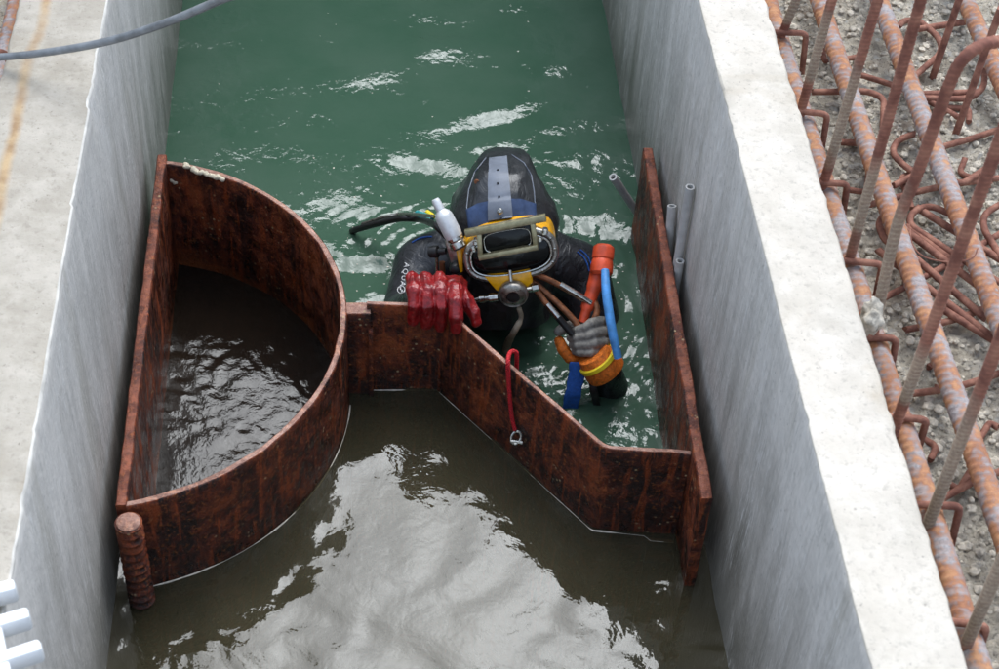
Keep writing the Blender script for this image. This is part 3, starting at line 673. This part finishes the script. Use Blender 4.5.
# ------------------------------------------------------------------ the diver
per = empty('person', (.19, 2.42, -1.42), 'diver in black wetsuit, hood and yellow mask chest-deep behind the rusty gate', 'person')
V = Vector
shL, shR = V((.040, 2.415, .048)), V((.338, 2.398, .045))
elL, wrL = V((-.004, 2.30, .020)), V((.052, 2.205, .185))
elR = V((.430, 2.17, -.20)); wrR = at(606, 371, z=.050)
neck = V((.19, 2.425, .06)); chest = V((.19, 2.43, -.10)); hip = V((.19, 2.44, -.52))
ch = [[(neck+V((0, -.01, .09)), .075), (neck, .068), (chest, .12)],
      [(chest+V((-.06, 0, .03)), .095), (hip+V((-.05, 0, .12)), .09), (hip+V((-.05, 0, 0)), .10)],
      [(chest+V((.06, 0, .03)), .095), (hip+V((.05, 0, .12)), .09), (hip+V((.05, 0, 0)), .10)],
      [(chest+V((0, -.02, .02)), .105), (hip+V((0, 0, .1)), .10)],
      [(neck+V((-.03, -.01, .045)), .065), (shL+V((.05, 0, .025)), .064), (shL, .066)],
      [(neck+V((.03, -.01, .045)), .065), (shR+V((-.05, 0, .025)), .064), (shR, .066)],
      [(shL, .066), (shL.lerp(elL, .5), .056), (elL, .050)], [(elL, .050), (elL.lerp(wrL, .4), .047), (wrL, .034)],
      [(shR, .066), (shR.lerp(elR, .5), .057), (elR, .050)], [(elR, .050), (elR.lerp(wrR, .4), .043), (wrR, .031)],
      [(hip+V((-.085, 0, -.02)), .10), (V((.09, 2.42, -.95)), .062), (V((.09, 2.46, -1.38)), .045)], [(V((.09, 2.46, -1.38)), .045), (V((.085, 2.30, -1.42)), .035)],
      [(hip+V((.085, 0, -.02)), .10), (V((.29, 2.42, -.95)), .062), (V((.29, 2.46, -1.38)), .045)], [(V((.29, 2.46, -1.38)), .045), (V((.295, 2.30, -1.42)), .035)]]
body = blob('body', ch, .008, 'neo', per, 6)
def bvh_of(o):
    off = wloc(o); return BVHTree.FromPolygons([v.co+off for v in o.data.vertices], [tuple(p.vertices) for p in o.data.polygons])
bodyT = bvh_of(body)
def hit(T, px, py, lift=0):
    d = ray(px, py).normalized(); h = T.ray_cast(CAM, d)
    if h[0] is None: h = T.find_nearest(CAM+d*3.0); return h[0]+h[1]*lift
    n = h[1] if h[1].dot(d) < 0 else -h[1]
    return h[0]+n*lift
def patch(T, name, mat, top, bot, nu, nv, lift, parent, thick=.003):
    """a strip lying on a surface: top(u), bot(u) give pixel points"""
    v = []; f = []
    for j in range(nv+1):
        for i in range(nu+1):
            u = i/nu; a = top(u); b = bot(u); t = j/nv
            p = hit(T, a[0]+(b[0]-a[0])*t, a[1]+(b[1]-a[1])*t, lift); v.append(p)
    for j in range(nv):
        for i in range(nu): k = j*(nu+1)+i; f.append((k, k+1, k+nu+2, k+nu+1))
    n = len(v); dn = [(p-CAM).normalized()*thick for p in v]; v2 = v+[p+d for p, d in zip(v, dn)]
    f2 = f+[tuple(n+i for i in reversed(q)) for q in f]
    rim = list(range(nu+1))+[(j+1)*(nu+1)-1 for j in range(1, nv+1)]+[nv*(nu+1)+i for i in range(nu-1, -1, -1)]+[j*(nu+1) for j in range(nv-1, 0, -1)]
    for a, b in zip(rim, rim[1:]+rim[:1]): f2.append((a, b, n+b, n+a))
    mb = MB(); mb.add(v2, f2); return mb.build(name, mat, parent, True, 60)
lerp2 = lambda pts: (lambda u: (lambda k, t: tuple(pts[k][i]*(1-t)+pts[k+1][i]*t for i in (0, 1)))(min(int(u*(len(pts)-1)), len(pts)-2), u*(len(pts)-1)-min(int(u*(len(pts)-1)), len(pts)-2)))

# head frame: r right, u up, n towards the viewer; hp(px,py,F) is the point seen at a pixel, F metres in front of the head's middle
HO = at(506, 245, z=.200)
nh = V((-.11, -.994, 0)); TH = R(22); RO = R(7)
n_ = math.cos(TH)*nh+math.sin(TH)*V((0, 0, 1)); u0 = -math.sin(TH)*nh+math.cos(TH)*V((0, 0, 1)); r0 = u0.cross(n_)
r_ = math.cos(RO)*r0+math.sin(RO)*u0; u_ = -math.sin(RO)*r0+math.cos(RO)*u0
def hp(px, py, F):
    d = ray(px, py); o = HO+n_*F; return CAM+d*((o-CAM).dot(n_)/d.dot(n_))
# hood
prof = [(-.16, .088, .085, -.03), (-.12, .092, .092, -.03), (-.06, .098, .105, -.03), (0, .106, .115, -.03), (.04, .106, .120, -.032), (.075, .096, .122, -.035), (.105, .077, .118, -.04), (.13, .062, .108, -.045), (.148, .052, .096, -.05), (.158, .046, .084, -.052), (.163, .030, .050, -.053)]
mb = MB(); N = 56; vs = []; fs = []
pr = []
for i in range(len(prof)-1):
    for j in range(4):
        t = j/4; pr.append([prof[i][k]*(1-t)+prof[i+1][k]*t for k in range(4)])
pr.append(prof[-1])
ur = V((0, 0, 1)).cross(n_).normalized()       # the hood follows the head but rolls less than the mask
rh = (r_+r0).normalized(); uh = n_.cross(rh)*1.0
for (U, wd, dp, cF) in pr:
    for k in range(N):
        a = 2*math.pi*k/N; c, s_ = math.cos(a), math.sin(a); e = 2/2.5
        x = wd*math.copysign(abs(c)**e, c); y = dp*math.copysign(abs(s_)**e, s_)
        fold = .0040*float(vnoise(a*2.5+40, U*22, 4))+.0020*float(vnoise(a*6+40, U*50, 6))
        p = HO+rh*(x-.007+.03*max(0, U-.10))+uh*U*.94+n_*(cF+y)+(rh*c+n_*s_)*fold
        vs.append(p)
M_ = len(pr)
for i in range(M_-1):
    for k in range(N): fs.append((i*N+k, i*N+(k+1) % N, (i+1)*N+(k+1) % N, (i+1)*N+k))
fs += [tuple(range(N)), tuple((M_-1)*N+k for k in range(N))]
mb.add(vs, fs); hood = mb.build('hood', 'hood', per, True, 70)
hoodT = bvh_of(hood)
band = patch(hoodT, 'forehead_band', 'blue', lerp2([(467, 210), (478, 204), (500, 199), (520, 199), (535, 204)]), lerp2([(470, 232), (482, 226), (500, 221), (520, 219), (536, 222)]), 24, 6, .003, hood)
mb = MB(); p = hit(hoodT, 477, 182, .001); mb.lathe(p, n_, [(.0048, 0), (.0045, .001), (.0022, .0012), (.0018, .0004)], 16); mb.build('eyelet', 'copper', hood)
for pts in ([(486, 158), (475, 172), (469, 190), (467, 207), (469, 222), (474, 232)], [(512, 155), (524, 163), (531, 175), (534, 192), (535, 206), (537, 222)]):
    mb = MB(); mb.tube([hit(hoodT, x, y, .0006) for x, y in [tuple(p) for p in [(a*(1-t)+c*t, b*(1-t)+d*t) for (a, b), (c, d) in zip(pts, pts[1:]) for t in (0, .25, .5, .75)]]], .0011, 6); mb.build('piping', 'grey', hood)

# band mask
def outline(cx, cy, hw, hh, rot, e=2.6, n=48):
    o = []
    for k in range(n):
        a = 2*math.pi*k/n; c, s_ = math.cos(a), math.sin(a); x = hw*math.copysign(abs(c)**(2/e), c); y = hh*math.copysign(abs(s_)**(2/e), s_)
        o.append((cx+x*math.cos(rot)-y*math.sin(rot), cy+x*math.sin(rot)+y*math.cos(rot)))
    return o
def slab(name, pix, F, depth, mat, parent, bevel=.003, grow=0):
    fr = [hp(x, y, F) for x, y in pix]; bk = [p-n_*depth for p in fr]
    if grow:
        c = sum(bk, V((0, 0, 0)))/len(bk); bk = [p+(p-c)*grow for p in bk]
    n = len(pix); mb = MB(); mb.add(fr+bk, [tuple(range(n)), tuple(range(2*n-1, n-1, -1))]+[(i, (i+1) % n, n+(i+1) % n, n+i) for i in range(n)])
    return mb.build(name, mat, parent, True, 40, bevel=bevel)
RT = R(-9)
mask = slab('diving_mask', outline(508, 252.5, 45.5, 29.5, RT, 2.4), .108, .075, 'yellow', per, .006, .06)
def bvh_many(*os):
    vs = []; fs = []
    for o in os:
        k = len(vs); off = wloc(o); vs += [v.co+off for v in o.data.vertices]; fs += [tuple(i+k for i in p.vertices) for p in o.data.polygons]
    return BVHTree.FromPolygons(vs, fs)
headT = bvh_many(hood, mask, band)
strap = patch(headT, 'strap', 'grey', lerp2([(489, 160), (507, 158)]), lerp2([(488.5, 223), (512.5, 220)]), 8, 30, .005, hood, .004)
for (x, y) in ((498, 173), (498, 185), (499, 197.5)):
    mb = MB(); p = hit(headT, x, y, .0062); mb.lathe(p, (CAM-p).normalized(), [(.0022, -.001), (.0022, .0004), (.0015, .0005)], 12); mb.build('strap_hole', 'black', strap)
mb = MB(); p = hit(headT, 500, 211.5, .006); mb.lathe(p, n_, [(.0060, 0), (.0055, .0015), (.0035, .002), (.0035, .0055), (.0022, .0065)], 18); mb.build('stud', 'steel', strap)
slab('face_seal', outline(511, 257, 43, 19, RT, 2.8), .124, .03, 'glass', mask, .006, .04)
ringp = [hp(x, y, .124) for x, y in outline(511, 254.5, 44.5, 22.5, RT, 2.7, 64)]
mb = MB(); mb.tube(ringp, .0062, 10, closed=True); mb.build('clamp_ring', 'darksteel', mask)
mb = MB(); mb.tube([hp(x, y, .130) for x, y in outline(511, 255.5, 40.5, 18.5, RT, 2.7, 64)], .0022, 8, closed=True); mb.build('clamp_rim', 'steel', mask)
for k in range(0, 64, 5):
    p = ringp[k]; mb = MB(); mb.lathe(p+n_*.0045, n_, [(.0026, 0), (.0026, .0022), (.0014, .003)], 8); mb.build('screw', 'steel', mask)
for (x, y) in ((474, 249), (540, 239), (476, 242), (545, 232)):
    p = hp(x, y, .132); mb = MB(); mb.lathe(p, n_, [(.006, -.012), (.006, 0), (.0045, .001), (.0045, .006), (.003, .0075)], 8); mb.build('lug_nut', 'steel', mask)
mb = MB()
def barpx(a, b, wpx, F, dep, mb):
    A = hp(*a, F); B = hp(*b, F); d = (B-A).normalized(); s_ = n_.cross(d).normalized()
    mb.box((A+B)/2-n_*dep/2, (d, s_, n_), ((B-A).length/2, wpx/550/2, dep/2))
fr = []
for nm, a, b, wp in (('top', (465, 234.5), (546, 218.5), 7), ('bottom', (478.5, 258.5), (538, 247.5), 5.5), ('left', (479, 233), (480.5, 258), 5), ('right', (532.5, 223), (536, 247), 5)):
    mb = MB(); barpx(a, b, wp, .146+(.003 if nm in ('top', 'bottom') else 0), .012, mb); mb.build('port_frame', 'brass', mask, True, 40, bevel=.0012)
slab('port_glass', [(479, 233), (533, 223), (537, 247), (481, 258)], .136, .006, 'glass', mask, .001)
mb = MB(); mb.tube([hp(x, y, .139) for x, y in outline(507.5, 240.5, 23.5, 10.2, R(-10), 3.6, 40)], .0013, 8, closed=True); mb.build('port_bezel', 'steel', mask)
slab('chin_cup', [(483, 276), (508, 274), (531, 270), (533, 283), (524, 292), (497, 292)], .132, .05, 'yellow', mask, .004)
mb = MB(); mb.tube([hp(510, 270, .131), hp(511, 280, .137), hp(512, 288, .142)], .0035, 10); mb.build('regulator_post', 'steel', mask)
p = hp(513, 299, .150); ax = (n_*.9+V((0, 0, -.25))).normalized()
mb = MB(); mb.lathe(p-ax*.03, ax, [(.020, -.01), (.022, .004), (.0265, .008), (.0275, .016), (.0255, .022), (.0235, .024), (.0225, .022), (.014, .026), (.0125, .026), (.0115, .0235), (.004, .0245)], 32); reg = mb.build('regulator', 'darksteel', mask, True, 30)
mb = MB(); mb.lathe(p-ax*.0055, ax, [(.0112, 0), (.0108, .0016), (.005, .0022)], 20); mb.build('purge_button', 'black', reg)
A, B = hp(496, 297, .128), hp(468, 301, .122); d = (B-A).normalized(); L = (B-A).length
mb = MB(); mb.lathe(A, d, [(.0075, -.004), (.0085, .002), (.0085, .012), (.006, .013), (.006, .020), (.0075, .021), (.0075, .030), (.0042, .032), (.0038, L)], 14); mb.build('adjuster', 'steel', mask, True, 30)
A, B = hp(528, 289, .128), hp(538, 287, .124); mb = MB(); mb.lathe(A, (B-A).normalized(), [(.006, -.004), (.006, .006), (.0075, .007), (.0075, .018), (.005, .020)], 12); mb.build('adjuster', 'steel', mask, True, 30)
for (x, y) in ((470, 239), (549, 227)):
    pass
# tan strap hanging from the regulator
mb = MB(); mb.tube(smoothpath([hp(519, 308, .13), hp(521, 318, .12), hp(514, 332, .12), at(508, 343, z=.04), at(506, 352, z=.0)], 6), [.0045]*8+[.0062]*8+[.0075]*9, 10); mb.build('hanging_strap', 'tan', mask)

# side block, valve and hoses
mb = MB(); A, B = hp(436, 201, .10), hp(459, 246, .115); d = (B-A).normalized(); L = (B-A).length
mb.lathe(A, d, [(.0065, -.004), (.0082, 0), (.0082, L*.20), (.014, L*.27), (.0165, L*.34), (.0168, L*.72), (.0150, L*.80)], 24); vt = mb.build('free_flow_valve', 'silver', mask, True, 35)
mb = MB(); mb.lathe(A+d*L*.79, d, [(.0145, 0), (.0145, .006), (.012, .007), (.0150, .010), (.0155, .020), (.011, .024), (.004, .0245)], 12); mb.build('valve_cap', 'steel', vt, True, 30)
slab('side_block', [(444, 240), (462, 236), (468, 262), (452, 268)], .088, .04, 'darksteel', mask, .004)
slab('lever', [(455, 246), (462, 246), (463, 272), (460, 273)], .108, .008, 'yellow', mask, .002)
mb = MB(); A, B = hp(446, 251, .085), hp(429, 252, .075); d = (B-A).normalized()
mb.lathe(A, d, [(.006, 0), (.006, .014), (.011, .016), (.0115, .020), (.0105, .032), (.004, .034)], 14); mb.build('valve_knob', 'black', mask, True, 30)
mb = MB(); p = hp(455, 269, .10); mb.lathe(p, n_, [(.010, -.02), (.011, 0), (.008, .006), (.003, .008)], 14); mb.build('valve_knob', 'black', mask, True, 30)
for pts, r, mt in (([hp(437, 248, .06), hp(437, 270, .055), hp(438, 292, .05)], .0032, 'steel'), ([hp(442, 262, .07), hp(443, 280, .066), hp(446, 296, .06)], .0055, 'copper'),
                   ([hp(455, 276, .095), hp(456, 286, .095), hp(457, 292, .09)], .0045, 'steel'), ([hp(470, 276, .10), hp(466, 290, .10), hp(468, 300, .11)], .004, 'black')):
    mb = MB(); mb.tube(smoothpath(pts, 5), r, 10); mb.build('pipework', mt, mask)
hz = [at(352, 231, z=.0), at(358, 229, z=.02), at(380, 223, z=.065), at(402, 218.5, z=.10), at(422, 220, z=.125), hp(436, 226, .055), hp(446, 236, .06)]
mb = MB(); mb.tube(smoothpath(hz, 8), .0066, 12); mb.build('air_hose', 'black', per)
mb = MB(); mb.tube(smoothpath([at(362, 224, z=.03), at(385, 217, z=.07), at(405, 214, z=.10), hp(432, 216, .04)], 6), .0035, 8); mb.build('sensor_hose', 'darksteel', per)
mb = MB(); mb.tube([at(417, 213, z=.12), at(424, 217, z=.128), at(431, 221, z=.13)], [.006, .009, .008], 12); mb.build('tape_wrap', 'teal', per)
mb = MB(); mb.tube([at(427, 212, z=.128), at(433, 217, z=.132)], [.005, .006], 10); mb.build('tape_wrap', 'yhem', per)

# white print on the sleeve and blue stitching at the shoulders
def print_text(s, origin, ux, uy, size, nm):
    cu = bpy.data.curves.new('tmp', 'FONT'); cu.body = s; cu.space_character = 1.25; cu.resolution_u = 3
    o = bpy.data.objects.new('tmp', cu); C.objects.link(o)
    me = bpy.data.meshes.new_from_object(o.evaluated_get(bpy.context.evaluated_depsgraph_get())); bpy.data.objects.remove(o)
    for v in me.vertices:
        x, y = v.co.x*size, v.co.y*size; v.co = hit(bodyT, origin[0]+ux[0]*x+uy[0]*y, origin[1]+ux[1]*x+uy[1]*y, .0012)
    me.materials.clear(); me.materials.append(MT['logo']); me.name = nm; return link(nm, me, body, False)
print_text('AQUA', (405, 262.5), (-.20, .98), (.98, .20), 7.4, 'sleeve_lettering')
mb = MB(); mb.tube([hit(bodyT, 401.5+3.7*math.cos(t), 290+3.7*math.sin(t), .001) for t in np.linspace(0, 2*math.pi, 20)[:-1]], .0009, 6, closed=True); mb.build('sleeve_emblem', 'logo', body)
mb = MB(); mb.tube([hit(bodyT, x, y, .001) for x, y in ((399, 288), (401, 287.5), (400.5, 290), (402.5, 290.5), (402, 292.5), (404, 292))], .0011, 6); mb.build('sleeve_emblem', 'logo', body)
for pts in ([(412, 243), (418, 239.5), (425, 237.5), (432, 237)], [(580, 250), (586, 255), (590, 262), (592, 270)], [(577, 252), (583, 257), (587, 264), (589, 271)]):
    mb = MB(); mb.tube(smoothpath([hit(bodyT, x, y, .001) for x, y in pts], 5), .0016, 6); mb.build('stitching', 'sblue', body)

# red glove on the gate edge
def fy(x): return float(yfront(np.array(x)))
ch = []; q = random.Random(2)
for px, tipy, r in ((413, 325, .0110), (427, 331, .0119), (441, 333, .0121), (455, 321, .0115)):
    X = at(px, 300, z=.245).x; yf = max(fy(X), 2.112)-.006-r*.95 if px < 450 else fy(X)-.002-r*.95
    K = V((X, yf+.052, .249)); 
    ch.append([(K, r*1.1), (V((X, yf+.016, .252)), r*1.12), (V((X+.001, yf-.004, .236)), r*1.08), (V((X+.001, yf-.004, .205)), r), (V((X, yf-.001, .190-(tipy-327)*.0015)), r*.88)])
K0, K1 = at(417, 290, z=.25), at(456, 290, z=.25)
for t in (0, .33, .66, 1): 
    k = K0.lerp(K1, t); ch.append([(k+V((0, .0, -.002)), .0155), (k+V((.006, .035, -.022)), .019), (wrL+V((.004*t, -.01, .012)), .026)])
ch.append([(K0.lerp(K1, .9)+V((.006, .02, -.012)), .018), (at(468, 302, z=.232), .0135), (at(474, 314, z=.215), .0125), (at(477, 322, z=.203), .0105)])
ch.append([(wrL+V((0, .02, -.03)), .039), (wrL+V((0, -.005, .0)), .033)])
rg = blob('glove', ch, .0020, 'red', per, 2)
from mathutils import noise as mnoise
nrm_ = [v.normal.copy() for v in rg.data.vertices]; off_ = wloc(rg)
for v, n0_ in zip(rg.data.vertices, nrm_):
    w0_ = v.co+off_; k_ = 1-abs(mnoise.noise(V((w0_.x*75, w0_.y*26, w0_.z*26)))*2); k2_ = mnoise.noise(w0_*70)
    v.co += n0_*(.0026*(k_-.5)+.0006*k2_)
rg.data.update(); rg['label'] = 'red rubber glove curled over the gate edge'

# grey and orange glove gripping the tools
P0 = at(590, 339, z=.115)
def cp_(dx, dy, dd): return P0+rt*dx+up*dy-fw*dd
ch = []
for i, (dy, r, x0) in enumerate(((.030, .0088, .024), (.0112, .0094, .030), (-.0085, .0092, .031), (-.0262, .0078, .023))):
    ch.append([(cp_(x0, dy+.003, -.012), r*1.1), (cp_(x0-.006, dy+.003, .012), r*1.08), (cp_(x0-.024, dy*.95, .024), r*1.12), (cp_(-.010+.004*i, dy*.85-.004, .024), r*.93), (cp_(-.027+.003*abs(i-1), dy*.72-.006, .015), r*1.0), (cp_(-.036+.004*abs(i-1), dy*.66-.006, .0), r*.85)])
ch.append([(cp_(.018, .016, -.022), .017), (cp_(.016, -.016, -.022), .018), (cp_(.020, -.030, -.030), .022)])
ch.append([(cp_(.0, .012, -.024), .016), (cp_(.0, -.018, -.024), .017)])
ch.append([(cp_(.004, .020, -.020), .014), (cp_(-.026, .026, -.012), .0115), (cp_(-.050, .020, -.004), .0105), (cp_(-.058, .014, -.002), .009)])
g2 = blob('glove', ch, .0018, 'gglove', per, 1); g2['label'] = 'grey and orange work glove gripping tools'
ch = [[(cp_(-.056, -.004, -.010), .010), (cp_(-.050, -.018, -.008), .0115), (cp_(-.036, -.036, -.012), .011), (cp_(-.018, -.043, -.018), .009)]]
blob('glove_back', ch, .0022, 'orange', g2, 2)
cA = at(596, 358, z=.098)-fw*.0; cB = at(606, 371, z=.072); ax = (cB-cA).normalized()
mb = MB(); mb.lathe(cA, ax, [(.030, -.012), (.0345, .0), (.0375, .012), (.039, .028), (.0375, .036), (.030, .037), (.028, .02)], 28); mb.build('glove_cuff', 'orange', g2, True, 40)
mb = MB(); mb.lathe(cA, ax, [(.0350, -.0005), (.0385, .001), (.0395, .008), (.0365, .0095)], 28); mb.build('cuff_hem', 'yhem', g2, True, 40)

# things in that hand
t1 = empty('mallet', at(596, 330, z=.12), 'orange-red plastic mallet with sky blue handle held in the grey glove', 'mallet')
a, b = at(604, 247, z=.235), at(601, 274, z=.205); ax = (b-a).normalized(); L = (b-a).length
mb = MB(); mb.lathe(a, ax, [(.014, -.004), (.0190, 0), (.0200, .004), (.0200, L*.42), (.0182, L*.46), (.0192, L*.5), (.0210, L*.7), (.0210, L*.95), (.016, L+.003)], 26); mb.build('mallet_head', 'opl', t1, True, 35)
mb = MB(); mb.tube(smoothpath([at(598, 272, z=.200), at(594, 288, z=.180), at(587, 308, z=.155), at(583, 322, z=.135)], 6), [.0145]*7+[.0125]*6+[.0095]*6, 16); mb.build('head_neck', 'opl', t1)
hpth = smoothpath([at(605, 270, z=.232), at(606, 290, z=.217), at(609, 312, z=.193), at(613, 335, z=.162), at(618, 358, z=.126)], 6)
mb = MB(); mb.tube(hpth, [.0075+.0012*math.sin(i/len(hpth)*3.14) for i in range(len(hpth))], 14); mb.build('handle', 'hblue', t1)
t2 = empty('tongs', at(575, 325, z=.12), 'rusty steel tongs with one black grip held in the grey glove', 'tongs')
for nm, pts, r, mt in (('arm', [at(525, 272, z=.215), at(545, 278, z=.205), at(568, 290, z=.185), at(589, 303, z=.165)], .0055, 'copper'),
                       ('arm', [at(526, 275, z=.210), at(537, 291, z=.190), at(549, 307, z=.170), at(560, 320, z=.150)], .0055, 'copper'),
                       ('inner_arm', [at(530, 279, z=.20), at(552, 298, z=.175), at(572, 318, z=.15), at(582, 332, z=.13)], .0060, 'copper'),
                       ('bright_tip', [at(560, 284, z=.197), at(575, 293, z=.184), at(591, 303, z=.168)], .0058, 'steel'),
                       ('bright_sleeve', [at(547, 304, z=.178), at(559, 318, z=.16)], .0060, 'steel'), ('grip', [at(558, 317, z=.162), at(572, 334, z=.135)], .0068, 'black'),
                       ('jaw', [at(594, 300, z=.165), at(597, 312, z=.155), at(590, 328, z=.135)], .0062, 'copper')):
    mb = MB(); mb.tube(smoothpath(pts, 5) if len(pts) > 2 else pts, r, 10); mb.build(nm, mt, t2)
mb = MB(); p = at(528, 276, z=.214); mb.lathe(p, -fw, [(.009, -.006), (.009, .003), (.006, .005)], 14); mb.build('pivot', 'copper', t2)
# straps trailing from the cuff into the water
def ribbon(name, pts, wd, th, mat, label, cat):
    P = smoothpath(pts, 8); mb = MB(); n = len(P); v = []
    for i, p in enumerate(P):
        for (s1, s2) in ((-1, -1), (1, -1), (1, 1), (-1, 1)): v.append(p+rt*s1*wd/2*(1+.06*math.sin(i*.9))-fw*s2*th/2)
    f = [(0, 1, 2, 3), tuple((n-1)*4+k for k in (3, 2, 1, 0))]
    for i in range(n-1):
        for k in range(4): f.append((i*4+k, i*4+(k+1) % 4, (i+1)*4+(k+1) % 4, (i+1)*4+k))
    mb.add(v, f); return tag(mb.build(name, mat, None, True, 40, bevel=.0015), label, cat)
ribbon('blue_strap', [at(578, 362, z=.088), at(576, 378, z=.060), at(572, 398, z=.025), at(569, 414, z=-.02), at(567, 424, z=-.10)], .030, .012, 'sblue', 'blue webbing strap trailing from the orange cuff into the water', 'strap')
ribbon('black_strap', [at(588, 362, z=.085), at(591, 378, z=.058), at(595, 396, z=.028), at(598, 410, z=-.02), at(600, 418, z=-.10)], .014, .006, 'black', 'narrow black strap trailing beside the blue one into the water', 'strap')

# ------------------------------------------------------------------ red rope over the gate with a shackle
PN = V((-.795, -.607, 0)); PQ = V((.055, 2.14, 0))+PN*(.0063+.0075)
def onp(px, py): d = ray(px, py); return CAM+d*((PQ-CAM).dot(PN)/d.dot(PN))
X0 = at(510, 353, z=HG+.006)
pth = [X0-PN*.017+V((.004, .0, -.20)), X0-PN*.015+V((.002, 0, -.03)), X0-PN*.011+V((0, 0, -.004)), X0, onp(508, 362), onp(508.5, 380), onp(510, 400), onp(512, 418), onp(515, 430)]
pp = resample(smoothpath(pth, 10), .0012); mb = MB()
for k in range(3):
    st = []; 
    for i, p in enumerate(pp):
        a = i*.0012/.013*2*math.pi+k*2.094; t = (pp[min(i+1, len(pp)-1)]-pp[max(0, i-1)]).normalized(); u = t.cross(V((1, .3, .2))).normalized(); w_ = t.cross(u)
        st.append(p+(u*math.cos(a)+w_*math.sin(a))*.0021)
    mb.tube(st, .0021, 6)
rp = tag(mb.build('rope', 'rope', None, True, 80), 'short red rope hung over the folded plate with a steel shackle', 'rope')
p = onp(517, 437)+PN*.002; sh = MB()
lp = [p+rt*(.0085*math.sin(t)+.002*math.cos(t))+up*(.011*math.cos(t)) for t in np.linspace(0, 2*math.pi, 24)[:-1]]
sh.tube(lp, .0026, 8, closed=True); sh.tube([p-rt*.010-up*.006, p+rt*.011-up*.009], .0032, 8); sh.build('shackle', 'steel', rp)
